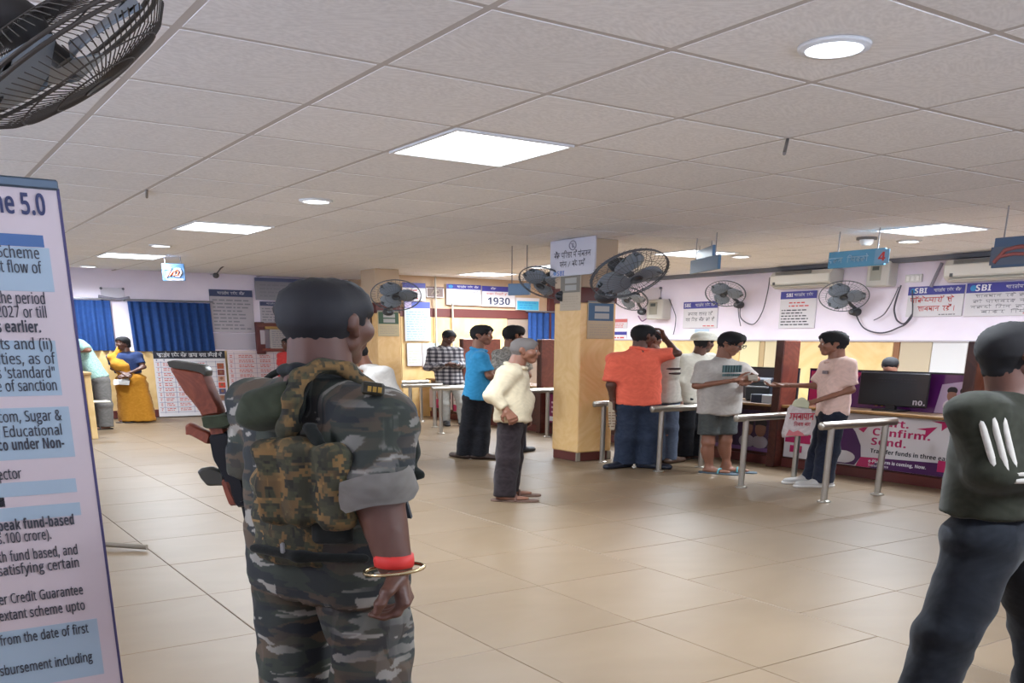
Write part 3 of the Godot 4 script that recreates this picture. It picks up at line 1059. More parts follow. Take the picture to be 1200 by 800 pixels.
func curtain(label: String, x0: float, x1: float, y0: float, y1: float, z: float, m: Material, lean := 0.0) -> void:
	var t := thing("blue_curtain", label, "curtain", V(x0, y0, z), 0.0, "blue window curtains")
	var mb := MB.new()
	var n := int((x1 - x0) / 0.03)
	var front := []
	for s in [0.0, 0.02]:
		for i in n + 1:
			var x := (x1 - x0) * i / n
			var ring := []
			for j in 7:
				var q := j / 6.0
				ring.append(V(x + lean * (1.0 - q) * 0.5, (y1 - y0) * q, 0.05 + 0.045 * sin(x * 38.0 + 0.6 * sin(x * 7.0)) * (1.15 - 0.35 * q) - s))
			front.append(ring)
	mb.smooth(true)
	for i in n:
		for j in 6:
			mb.quad(front[i][j], front[i + 1][j], front[i + 1][j + 1], front[i][j + 1], V(0, 0, 1))
			var k := n + 1 + i
			mb.quad(front[k][j], front[k + 1][j], front[k + 1][j + 1], front[k][j + 1], V(0, 0, -1))
	obj("cloth", mb, m, t)
	obj("rod", MB.new().tube([V(-0.08, y1 - y0 + 0.03, 0.05), V(x1 - x0 + 0.08, y1 - y0 + 0.03, 0.05)], 0.018, 8), mat("rod", Color("8d8d92"), 0.35, 0.6), t)


func air_conditioner(label: String, z0: float, z1: float, y0: float, y1: float, x: float) -> void:
	# hangs on the right wall, its face towards -x
	var t := thing("air_conditioner", label, "air conditioner", V(x, y0, (z0 + z1) * 0.5), -90.0, "split air conditioners")
	var w := z1 - z0
	var h := y1 - y0
	var prof := [V(0, 0, 0.02), V(0, 0, 0.2), V(0, h * 0.22, 0.34), V(0, h * 0.75, 0.36), V(0, h, 0.3), V(0, h, 0)]
	var rings := []
	for s in [-1.0, 1.0]:
		for e in ([0.96, 1.0] if s < 0 else [1.0, 0.96]):
			var ring := PackedVector3Array()
			for p in prof:
				ring.append(V(s * w * 0.5 * (1.0 if e == 1.0 else 1.005), h * 0.5 + (p.y - h * 0.5) * e, p.z * e))
			rings.append(ring)
	obj("casing", MB.new().loft(rings, true, true), mat("ac white", Color("cfcbc0"), 0.4), t)
	obj("flap", MB.new().box(V(0, h * 0.1, 0.28), V(w * 0.9, 0.02, 0.13), 0.006), mat("ac flap", Color("b9b5aa"), 0.5), t)
	obj("front_cover", MB.new().box(V(0, h * 0.52, 0.36), V(w * 0.98, h * 0.5, 0.02), 0.006), mat("ac cover", Color("d9d5ca"), 0.35), t)
	var g := MB.new()
	for i in 5:
		g.box(V(-w * 0.12, h * 0.82 + i * 0.012, 0.345), V(w * 0.6, 0.005, 0.03))
	obj("grille", g, mat("ac grille", Color("77746e"), 0.6), t)
	obj("indicator", MB.new().box(V(-w * 0.42, h * 0.3, 0.372), V(0.05, 0.05, 0.01)), mat("ac dark", Color("50504e"), 0.5), t)


func wire(label: String, pts: Array, r := 0.010, h := "4a4650") -> void:
	var cv := Curve3D.new()
	for i in pts.size():
		var a: Vector3 = pts[maxi(i - 1, 0)]
		var b: Vector3 = pts[mini(i + 1, pts.size() - 1)]
		cv.add_point(pts[i] - pts[0], (a - b) / 6.0, (b - a) / 6.0)
	var q := []
	var n := pts.size() * 7
	for i in n + 1:
		q.append(cv.sample_baked(cv.get_baked_length() * i / n, true))
	var o := obj("cable", MB.new().tube(q, r, 6), hexm(h, 0.6))
	o.position = pts[0]
	tag(o, label, "cable")

const PANEL := 9.0
const SPOT := 9.0


func _ready() -> void:
	# camera: the lens looks down a little and is shifted up
	var cam := Camera3D.new()
	cam.name = "camera"
	add_child(cam)
	cam.projection = Camera3D.PROJECTION_FRUSTUM
	cam.near = 0.05
	cam.far = 100.0
	cam.size = 0.05 * 800.0 / 1076.08
	cam.frustum_offset = Vector2(0, 0.05 * 340.0 / 1076.08)
	var rt := V(cos(0.5895), 0, sin(0.5895))
	var fl := V(sin(0.5895), 0, -cos(0.5895))
	var fw := fl * cos(0.3073) - UP * sin(0.3073)
	var u2 := UP * cos(0.3073) + fl * sin(0.3073)
	cam.transform = Transform3D(Basis(rt * cos(0.0063) + u2 * sin(0.0063), u2 * cos(0.0063) - rt * sin(0.0063), -fw), V(0, EYE, 0))
	cam.current = true
	var we := WorldEnvironment.new()
	we.name = "environment"
	var env := Environment.new()
	# hazy sky for the added windows, its ground half brightened to lift the ceiling
	env.background_mode = Environment.BG_SKY
	var psm := ProceduralSkyMaterial.new()
	psm.sky_top_color = Color(0.62, 0.74, 0.92)
	psm.sky_horizon_color = Color(0.86, 0.9, 0.95)
	psm.ground_bottom_color = Color(0.76, 0.82, 0.92)
	psm.ground_horizon_color = Color(0.8, 0.86, 0.95)
	psm.sky_energy_multiplier = 0.9
	psm.ground_energy_multiplier = 2.2
	var sky := Sky.new()
	sky.sky_material = psm
	env.sky = sky
	env.tonemap_mode = Environment.TONE_MAPPER_LINEAR
	env.tonemap_exposure = 1.74
	env.sdfgi_enabled = true
	env.ssao_enabled = true
	env.ssil_enabled = true
	we.environment = env
	add_child(we)
	font_r = SystemFont.new()
	font_r.font_names = PackedStringArray(["Droid Sans"])
	font_b = SystemFont.new()
	font_b.font_names = PackedStringArray(["Droid Sans"])
	font_b.font_weight = 700
	var glow := mat("glow", Color(0.9, 0.9, 0.9), 0.5)
	glow.emission_enabled = true
	glow.emission = Color(0.95, 0.97, 1.0)
	glow.emission_energy_multiplier = 2.2
	M.glow = glow
	for q in [["leftmost near the middle of the hall, largest in view", 3.84, -6.19], ["second along the left row, between two round downlights", 3.84, -12.19], ["farthest of the left row, near the curtained wall", 3.84, -17.19],
			["over the tellers, near the hanging four sign", 10.84, -7.19], ["over the tellers, behind the big pillar fan", 10.84, -11.19], ["beyond the pillar, above the boy in blue", 10.84, -14.69], ["farthest right, in front of the helpline boards", 10.84, -17.19], ["added out of view behind the viewer on the left", 3.84, -0.19], ["added out of view behind the viewer on the right", 10.84, -1.19], ["added out of view left of the viewer", -2.16, -3.19]]:  # last three panels are unseen, added to brighten the near hall
		panel_light("square white ceiling light panel, " + q[0], q[1], q[2])
	for q in [["nearest, alone at the top right of the view", 3.91, -3.21], ["in the left row between two square panels", 3.87, -9.3], ["small, beyond the second square panel on the left", 3.78, -15.0], ["farthest left, close to the curtained wall", 3.69, -20.1],
			["by the smoke detector over the tellers", 11.78, -8.12], ["right of the blue double hanging sign", 11.77, -11.1], ["beyond the near pillar by the far boards", 12.2, -17.45], ["added out of view to the right over the tellers", 11.78, -5.0], ["added unseen behind the near pillar over the tellers", 11.78, -14.3]]:  # last two downlights are unseen, added to brighten the right wall
		downlight("round ceiling downlight " + q[0], q[1], q[2])
	hall()
	fixtures()
	notices()
	counters()
	people()


func hall() -> void:
	# floor: a screed with square tiles laid in columns
	var fl := struct("floor", MB.new().box(V(5.7, -0.06, -9.2), V(17.6, 0.1, 24.8)), mat("joint", Color("6f5e4a"), 0.6), "beige glossy tiled floor of the bank hall")
	var shades := []
	for i in 4:
		var m := mat("floor tile %d" % i, Color(1, 1, 1), 0.42)
		var c: Color = [Color("7e6b55"), Color("7d6a54"), Color("806d57"), Color("7c6953")][i]
		tri_tex(m, mottle(c.darkened(0.02), c.lightened(0.02), 0.03, 40 + i, 0.8, 1.2, 160), V(0.55, 0.55, 0.55), true)
		m.metallic_specular = 0.35
		shades.append(m)
	var tile := MB.new().box(V(0, -0.006, 0), V(0.996, 0.012, 0.996), 0.003).mesh()
	var rest := MB.new()
	var rng := RandomNumberGenerator.new()
	rng.seed = 3
	for i in range(-3, 13):
		var x := 1.6 + i + 0.5
		var off := 0.05 if x < 4.5 else 0.62
		for k in range(-4, 23):
			var z := -(k + off) + 0.5
			var deep := x * 0.556 - z * 0.831
			if z < -20.9 or x > 13.9:
				continue
			var side := x * 0.831 + z * 0.556
			if deep > 2.0 and deep < 13.5 and absf(side) < deep * 0.56 + 1.0:
				var o := put("floor_tile", tile, shades[rng.randi() % 4], fl)
				o.position = V(x, rng.randf_range(-0.0006, 0.0006), z)
			else:
				rest.box(V(x, -0.006, z), V(0.996, 0.012, 0.996))
	tag(obj("floor_tile", rest, shades[0], fl), "", "", "", "stuff")
	# ceiling: a slab, T-bars and lay-in tiles
	var ce := struct("ceiling", MB.new().box(V(5.7, CEIL + 0.14, -9.2), V(17.6, 0.2, 24.8)), mat("slab", Color("8f8a86"), 0.9), "suspended ceiling of square white mineral tiles")
	var bars := MB.new()
	for i in range(-6, 13):
		bars.box(V(2.34 + i, CEIL + 0.006, -9.2), V(0.05, 0.01, 24.4))
	for k in range(-7, 19):
		bars.box(V(5.7, CEIL + 0.0072, -3.687 - k), V(17.4, 0.0104, 0.05))
	obj("ceiling_grid", bars, mat("t-bar", Color("bdb8b6"), 0.7), ce)
	var cs := []
	for i in 3:
		var m := mat("ceiling tile %d" % i, Color(1, 1, 1), 0.92)
		var c: Color = [Color("eeeef0"), Color("ebebed"), Color("f1f1f3")][i]
		tri_tex(m, mottle(c.darkened(0.06), c.lightened(0.03), 0.12, 60 + i, 2.0, 2.0, 160), V(0.9, 0.9, 0.9), true)
		m.metallic_specular = 0.2
		cs.append(m)
	var ct := MB.new().box(V(0, 0.012, 0), V(0.964, 0.024, 0.964), 0.004).mesh()
	var crest := MB.new()
	var lit := [[3.84, -6.19], [3.84, -12.19], [3.84, -17.19], [10.84, -7.19], [10.84, -11.19], [10.84, -14.69], [10.84, -17.19], [3.84, -0.19], [10.84, -1.19], [-2.16, -3.19]]
	for i in range(-5, 12):
		for k in range(-6, 18):
			var x := 2.84 + i
			var z := -4.187 - k
			var skip := false
			for q in lit:
				if absf(x - q[0]) < 0.3 and absf(z - q[1]) < 0.3:
					skip = true
			if skip or x > 14.2 or z < -21.1:
				continue
			var deep := x * 0.556 - z * 0.831
			var side := x * 0.831 + z * 0.556
			if deep > 1.8 and deep < 12.5 and absf(side) < deep * 0.56 + 1.0:
				var o := put("ceiling_tile", ct, cs[rng.randi() % 3], ce)
				o.position = V(x, CEIL - 0.001, z)
			else:
				crest.box(V(x, CEIL + 0.011, z), V(0.972, 0.024, 0.972))
	tag(obj("ceiling_tile", crest, cs[0], ce), "", "", "", "stuff")
	# walls
	var lav := mat("lavender paint", Color(1, 1, 1), 0.75)
	tri_tex(lav, mottle(Color("eadeea"), Color("f0e5f0"), 0.03, 71, 0.8, 0.8, 160), V(0.4, 0.4, 0.4), true)
	var yel := mat("yellow laminate", Color(1, 1, 1), 0.4)
	tri_tex(yel, mottle(Color("dcb87c"), Color("e6c68e"), 0.03, 72, 2.0, 0.4, 160), V(0.5, 0.5, 0.5), true)
	var cream := mat("cream paint", Color("c9ab8c"), 0.7)
	var maroon := mat("maroon", Color("5e2a26"), 0.5)
	var beige := hexm("bfae93")
	var wall := func(called, label, c, s, m) -> MeshInstance3D: return struct(called, MB.new().box(c, s), m, label)
	var wb: MeshInstance3D = wall.call("wall_back", "lavender back wall behind the blue curtains", V(3.2, 1.45, -21.35), V(12.8, 3.1, 0.3), lav)
	obj("laminate_panel", MB.new().box(V(3.2, 0.755, -21.19), V(12.6, 1.23, 0.03), 0.004), yel, wb)
	obj("skirting", MB.new().box(V(3.2, 0.08, -21.175), V(12.6, 0.16, 0.05), 0.006), maroon, wb)
	wall.call("wall_inner", "short wall joining the back wall to the end wall", V(9.63, 1.45, -20.05), V(0.24, 3.1, 2.3), cream)
	var wend: MeshInstance3D = wall.call("wall_end", "yellow end wall with a maroon band under the helpline boards", V(11.9, 1.45, -18.75), V(4.8, 3.1, 0.3), cream)
	obj("laminate_panel", MB.new().box(V(10.87, 1.05, -18.59), V(2.72, 2.1, 0.03), 0.004), yel, wend)
	obj("recess_panel", MB.new().box(V(12.8, 1.05, -18.6), V(1.1, 2.1, 0.02), 0.004), hexm("8d7a6c"), wend)
	obj("band", MB.new().box(V(11.4, 2.19, -18.585), V(3.8, 0.18, 0.04), 0.004), maroon, wend)
	obj("post_trim", MB.new().box(V(13.5, 1.45, -18.57), V(0.26, 2.9, 0.08), 0.006), maroon, wend)
	var wr: MeshInstance3D = wall.call("wall_right", "lavender right wall behind the tellers, with wall fans and notices", V(14.35, 1.45, -8.0), V(0.3, 3.1, 22.4), lav)
	for q in [[-18.5, -13.2, yel], [-13.2, -12.7, hexm("d9cb9e")], [-12.7, -12.57, hexm("b49a70")], [-12.57, -11.9, hexm("cdbd98")], [-11.9, -9.8, yel], [-9.8, -9.68, hexm("8a5a38")], [-9.68, -9.1, beige], [-9.1, -8.49, hexm("d6d3d2")], [-8.49, -5.9, beige], [-5.9, -2.0, hexm("c9964f")]]:
		obj("laminate_panel", MB.new().box(V(14.18, 0.82, (q[0] + q[1]) * 0.5), V(0.05, 1.66, q[1] - q[0] - 0.012), 0.006), q[2], wr)
	obj("ledge_trim", MB.new().box(V(14.17, 1.655, -8.0), V(0.08, 0.03, 21.0), 0.004), hexm("b9b0b4"), wr)
	obj("shadow_strip", MB.new().box(V(14.1, CEIL - 0.03, -8.0), V(0.2, 0.075, 21.0), 0.006), hexm("6d7078"), wr)  # dark strip puts the shadow band under the ceiling into colour
	# three wide windows added in the unseen left wall to brighten the ceiling
	var lw := MB.new().box(V(-3.15, 0.35, -9.0), V(0.3, 0.9, 24.6)).box(V(-3.15, 2.85, -9.0), V(0.3, 0.3, 24.6))
	for q in [[-21.3, -18.5], [-14.5, -13.0], [-9.0, -7.5], [-3.5, 3.3]]:
		lw.box(V(-3.15, 1.7, (q[0] + q[1]) * 0.5), V(0.3, 2.0, q[1] - q[0]))
	struct("wall_left", lw, lav, "side wall left of the view with three wide windows added for light")
	var gl := mat("added window glass", Color(0.9, 0.95, 0.97, 0.06), 0.02)
	gl.transparency = BaseMaterial3D.TRANSPARENCY_ALPHA
	for i in 3:
		var z0: float = [-18.5, -13.0, -7.5][i]
		var fm := MB.new().box(V(-3.1, 0.83, z0 + 2.0), V(0.12, 0.06, 4.0)).box(V(-3.1, 2.67, z0 + 2.0), V(0.12, 0.06, 4.0))
		for e in [0.03, 2.0, 3.97]:
			fm.box(V(-3.1, 1.75, z0 + e), V(0.12, 1.78, 0.06))
		var wn := struct("window_%d" % (i + 6), fm, hexm("8a8a8e", 0.4), "window added for light in the side wall left of the view")
		for e in [1.015, 2.985]:
			obj("pane", MB.new().box(V(-3.1, 1.75, z0 + e), V(0.008, 1.78, 1.91)), gl, wn)
	# unseen front wall, windows between low and high walls added for light
	var fr := MB.new().box(V(5.6, 0.35, 3.15), V(17.8, 0.9, 0.3)).box(V(5.6, 2.83, 3.15), V(17.8, 0.34, 0.3))
	for x in [-3.0, 0.4, 3.4, 6.4, 9.4, 13.6]:
		fr.box(V(x, 1.7, 3.15), V(0.5, 2.0, 0.3))
	struct("wall_front", fr, lav, "front wall behind the viewer with wide windows added for light")
	for i in 5:
		var x0: float = [-2.75, 0.65, 3.65, 6.65, 9.65][i]
		var x1: float = [0.15, 3.15, 6.15, 9.15, 13.35][i]
		var wn := struct("window_%d" % (i + 1), MB.new().box(V((x0 + x1) * 0.5, 0.83, 3.1), V(x1 - x0, 0.06, 0.12)).box(V((x0 + x1) * 0.5, 2.63, 3.1), V(x1 - x0, 0.06, 0.12)).box(V(x0 + 0.03, 1.73, 3.1), V(0.06, 1.74, 0.12)).box(V(x1 - 0.03, 1.73, 3.1), V(0.06, 1.74, 0.12)), hexm("8a8a8e", 0.4), "window added for light in the front wall behind the viewer")
		obj("pane", MB.new().box(V((x0 + x1) * 0.5, 1.73, 3.1), V(x1 - x0 - 0.12, 1.74, 0.008)), gl, wn)
	# pillars
	var wood := mat("pillar laminate", Color(1, 1, 1), 0.4)
	tri_tex(wood, mottle(Color("eabf80"), Color("f2cb92"), 0.03, 77, 3.0, 0.5, 160), V(0.7, 0.7, 0.7), true)
	for q in [[8.02, 8.64, -10.98, -10.38, "square yellow laminate pillar with a Hindi sign, maroon foot and calendars, by the man in orange"], [8.28, 8.8, -17.85, -17.2, "farther yellow pillar behind the soldier's face, with a green calendar"]]:
		var c := V((q[0] + q[1]) * 0.5, 0, (q[2] + q[3]) * 0.5)
		var w: float = q[1] - q[0]
		var d: float = q[3] - q[2]
		var t := thing("pillar", q[4], "pillar", c)
		obj("shaft", MB.new().box(V(0, 1.12, 0), V(w, 2.0, d), 0.015), wood, t)
		obj("baseboard", MB.new().box(V(0, 0.065, 0), V(w - 0.03, 0.13, d - 0.03), 0.006), maroon, t)
		for s in [[-1, 1], [1, 1]]:
			obj("corner_guard", MB.new().box(V(s[0] * (w * 0.5 - 0.03), 0.06, s[1] * (d * 0.5 - 0.012)), V(0.07, 0.12, 0.03), 0.006), hexm("8f8576"), t)
		obj("band", MB.new().box(V(0, 2.215, 0), V(w + 0.01, 0.19, d + 0.01), 0.004), maroon, t)
		obj("capital", MB.new().box(V(0, 2.62, 0), V(w, 0.62, d), 0.01), hexm("c0aa90"), t)
	# writing desk at the far left, a slab on end panels
	var dk := thing("writing_desk", "yellow laminate standing desk end beside the stooping man", "desk", V(2.62, 0, -17.2))
	obj("end_panel", MB.new().box(V(0.27, 0.52, -0.05), V(0.1, 1.04, 0.5), 0.008), yel, dk)
	obj("worktop", MB.new().box(V(-0.5, 1.06, -0.05), V(1.66, 0.05, 0.62), 0.01), hexm("b08a55"), dk)
	obj("end_panel", MB.new().box(V(-1.2, 0.52, -0.05), V(0.1, 1.04, 0.5), 0.008), yel, dk)
	obj("pull_out_leaf", MB.new().box(V(0.44, 0.6, 0.03), V(0.3, 0.02, 0.3), 0.004), hexm("d8d2c0"), dk)
	# rods left hanging from the ceiling grid
	for p in [[V(5.353, 2.929, -4.708), V(5.117, 2.79, -4.518)], [V(2.34, 2.929, -9.581), V(2.418, 2.909, -9.932)]]:
		var h := MB.new().tube([V(0, 0, 0), (p[1] as Vector3) - (p[0] as Vector3)], 0.012, 6)
		var o := obj("hook", h, hexm("77726f"))
		o.position = p[0]
		tag(o, "thin bent hanger wire hanging from the ceiling grid " + ("right of the near downlight" if p[0].x > 4.5 else "on the left"), "hook")


func fixtures() -> void:
	# fans
	wall_fan("large dusty wall fan close up in the top left corner", V(0.534, 2.328, -2.951), V(0.718, -0.694, 0.051), 0.225, V(0.409, 2.793, -3.215), 84, 0.006, 1.55)
	wall_fan("big blue-grey fan tilted on the right side of the near pillar", V(7.843, 2.408, -9.191), V(-0.013, -0.643, 0.765), 0.33, V(7.97, 2.198, -9.828), 44, 0.006)
	wall_fan("fan on the far side of the near pillar, half hidden by the Hindi sign", V(8.026, 2.405, -11.234), V(-0.727, -0.637, 0.255), 0.25, V(8.009, 2.231, -10.764), 36, 0.006)
	wall_fan("fan on the farther pillar right of the soldier's face", V(7.241, 2.314, -14.286), V(-0.403, -0.465, 0.788), 0.255, V(8.161, 2.141, -16.437), 36, 0.006)
	wall_fan("small fan on the lavender wall behind the big pillar fan", V(13.351, 2.469, -15.613), V(-0.808, -0.539, 0.238), 0.26, V(14.2, 2.262, -16.161), 30, 0.007)
	wall_fan("fan on the lavender wall left of the first air conditioner", V(13.68, 2.497, -13.227), V(-0.815, -0.433, 0.385), 0.245, V(14.2, 2.329, -13.305), 36, 0.006)
	wall_fan("fan on the lavender wall under the first air conditioner's right end", V(13.718, 2.366, -10.555), V(-0.747, -0.362, 0.558), 0.25, V(14.2, 2.148, -10.613), 36, 0.006)
	air_conditioner("white split air conditioner above the tall red-text notice", -12.3, -10.98, 2.55, 2.83, 14.2)
	air_conditioner("white split air conditioner at the right edge above the red warning board", -8.88, -7.1, 2.52, 2.83, 14.2)
	# boxes on the right wall
	for q in [["grey voltage stabiliser box high on the wall right of the hanging four sign", -10.12, 2.70, 0.42, 0.38], ["cream electricity meter box on the wall behind the man in orange", -15.5, 2.27, 0.5, 0.4]]:
		var t := thing("electric_box", q[0], "electric box", V(14.2, q[2], q[1]), -90.0)
		obj("housing", MB.new().box(V(0, 0, 0.13), V(q[3], q[4], 0.26), 0.02), hexm("c3bfb6", 0.45), t)
		obj("window", MB.new().box(V(-0.03, 0.02, 0.262), V(q[3] * 0.5, q[4] * 0.62, 0.012), 0.004), hexm("9c9a8c", 0.3), t)
		obj("display", MB.new().box(V(-0.03, 0.09, 0.27), V(q[3] * 0.3, 0.06, 0.01), 0.002), hexm("4c5450", 0.3), t)
	var sw := thing("switch_board", "small white switch plate on the wall above the red warning board", "switch", V(14.2, 2.62, -9.6), -90.0)
	obj("plate", MB.new().box(V(0, 0, 0.02), V(0.3, 0.12, 0.04), 0.008), hexm("d9d6d2", 0.4), sw)
	for x in [-0.09, 0.0, 0.09]:
		obj("switch", MB.new().box(V(x, 0, 0.045), V(0.05, 0.07, 0.014), 0.004), hexm("efece8", 0.35), sw)
	for q in [["empty clear wall frame high above the curtains on the left", V(4.28, 2.48, -21.2), 0.0, 0.45, 0.24], ["empty clear wall frame behind the big pillar fan", V(14.2, 2.6, -15.87), -90.0, 0.6, 0.24]]:
		var t := thing("wall_frame", q[0], "frame", q[1], q[2])
		obj("sheet", MB.new().box(V(0, 0, 0.03), V(q[3], q[4], 0.012), 0.003), hexm("c3bcc4", 0.25), t)
		for sx in [-1, 1]:
			for sy in [-1, 1]:
				obj("stud", MB.new().lathe([[0.0, 0.0], [0.025, 0.0], [0.025, 0.05], [0.0, 0.055]], V(sx * q[3] * 0.47, sy * q[4] * 0.44, 0), V(0, 0, 1), 10), hexm("6b6870", 0.4), t)
	# cables on the right wall
	wire("grey cable looping down from the fan left of the first air conditioner", [V(14.12, 2.294, -13.227), V(14.12, 2.075, -13.203), V(14.12, 1.946, -12.884), V(14.12, 2.158, -12.675), V(14.1, 2.547, -12.557), V(14.1, 2.77, -12.542)])
	wire("thin cord below the fan left of the first air conditioner", [V(14.12, 2.264, -13.29), V(14.12, 2.075, -13.247), V(14.12, 1.917, -13.186)], 0.008)
	wire("dark cable sagging below the fan under the first air conditioner", [V(14.12, 2.09, -10.58), V(14.12, 1.867, -10.395), V(14.12, 1.783, -10.049), V(14.12, 1.862, -9.739), V(14.12, 2.019, -9.512), V(14.12, 2.436, -9.561)], 0.012)
	wire("dark cable loop hanging from the stabiliser box", [V(14.12, 2.522, -9.775), V(14.12, 2.183, -9.85), V(14.12, 1.969, -9.755), V(14.12, 1.928, -9.623), V(14.12, 2.071, -9.505)], 0.014)
	wire("thin cable from the stabiliser box curving left", [V(14.12, 2.498, -9.818), V(14.12, 2.291, -9.898), V(14.12, 2.08, -10.028), V(14.12, 1.988, -10.211)], 0.009)
	wire("cable hanging beside the meter box", [V(14.12, 2.479, -15.252), V(14.12, 2.102, -15.013), V(14.12, 1.762, -15.061)], 0.009)
	wire("thin pink cord on the wall right of the pillar fan", [V(14.12, 2.155, -16.203), V(14.12, 2.048, -16.082), V(14.12, 2.115, -15.865)], 0.012, "8c5a8c")
	wire("pipe of the right air conditioner slanting down the wall", [V(14.12, 2.819, -9.101), V(14.12, 2.611, -9.184), V(14.12, 2.475, -9.236)], 0.03, "8d8893")
	wire("cable run along the top of the back wall curtains", [V(4.0, 2.43, -21.16), V(4.35, 2.38, -21.16), V(4.6, 2.42, -21.16)], 0.03, "8a8490")
	for q in [["white conduit pipe down the end wall left of the helpline boards", 10.33, 2.93, 1.0], ["thin conduit pipe down the end wall under the white board", 10.75, 2.4, 1.2]]:
		var o := obj("conduit_pipe", MB.new().tube([V(0, 0, 0), V(0, q[2] - q[3], 0)], 0.022, 8), hexm("b9b2a4", 0.5))
		o.position = V(q[1], q[3], -18.5)
		tag(o, q[0], "pipe")
	# smoke detector
	var sm := thing("smoke_detector", "small white smoke detector on the ceiling over the tellers", "smoke detector", V(10.978, 2.929, -8.189))
	obj("base", MB.new().lathe([[0.0, 0.0], [0.13, 0.0], [0.13, -0.03], [0.0, -0.03]], Vector3.ZERO, UP, 18), hexm("77736f"), sm)
	obj("head", MB.new().lathe([[0.09, -0.03], [0.085, -0.07], [0.05, -0.1], [0.0, -0.1]], Vector3.ZERO, UP, 18), hexm("d6d2cd"), sm)
	var cm := thing("dome_camera", "small dark camera on a stalk under the ceiling near the back wall notices", "camera", V(5.646, 2.774, -18.6))
	obj("stalk", MB.new().tube([V(0, 0, 0), V(0.1, 0.12, 0), V(0.22, 0.2, 0)], 0.014, 6), hexm("55515a"), cm)
	obj("body", MB.new().ball(V(0, -0.01, 0), V(0.06, 0.05, 0.06), 8), hexm("3c3a40"), cm)
	# curtains
	var blue := mat("blue cloth", Color(1, 1, 1), 0.85)
	tri_tex(blue, mottle(Color("15386f"), Color("1a427d"), 0.05, 91, 2.0, 1.0, 128), V(1, 1, 1))
	curtain("dark blue pleated curtain, narrow, behind the standing banner", 3.3, 4.2, 1.38, 2.35, -21.17, blue)
	curtain("wide dark blue pleated curtain above the floor banner", 4.54, 6.22, 1.36, 2.35, -21.17, blue, 0.06)
	curtain("small blue curtain on the end wall beyond the near pillar", 12.79, 13.75, 1.6, 2.24, -18.56, blue)
	# queue railings
	railing("steel queue railing nearest the viewer, right of the boy in pink", 8.22, 9.14, -6.3)
	railing("steel queue railing between the grey shirted man and the boy in pink", 8.22, 9.14, -7.48)
	railing("steel queue railing right behind the legs of the man in orange", 8.34, 9.1, -9.03)
	railing("steel queue railing touching the near pillar, left of the man in orange", 8.3, 8.95, -10.16)
	railing("steel queue railing beyond the old man in cream, right of his shirt", 8.85, 9.69, -13.41)
	railing("steel queue railing in front of the man in checks", 8.38, 8.95, -14.89)
	railing("steel queue railing left of the man in checks", 8.38, 8.9, -16.06)
	railing("farthest steel queue railing, mostly behind the far pillar", 8.5, 9.3, -17.35)


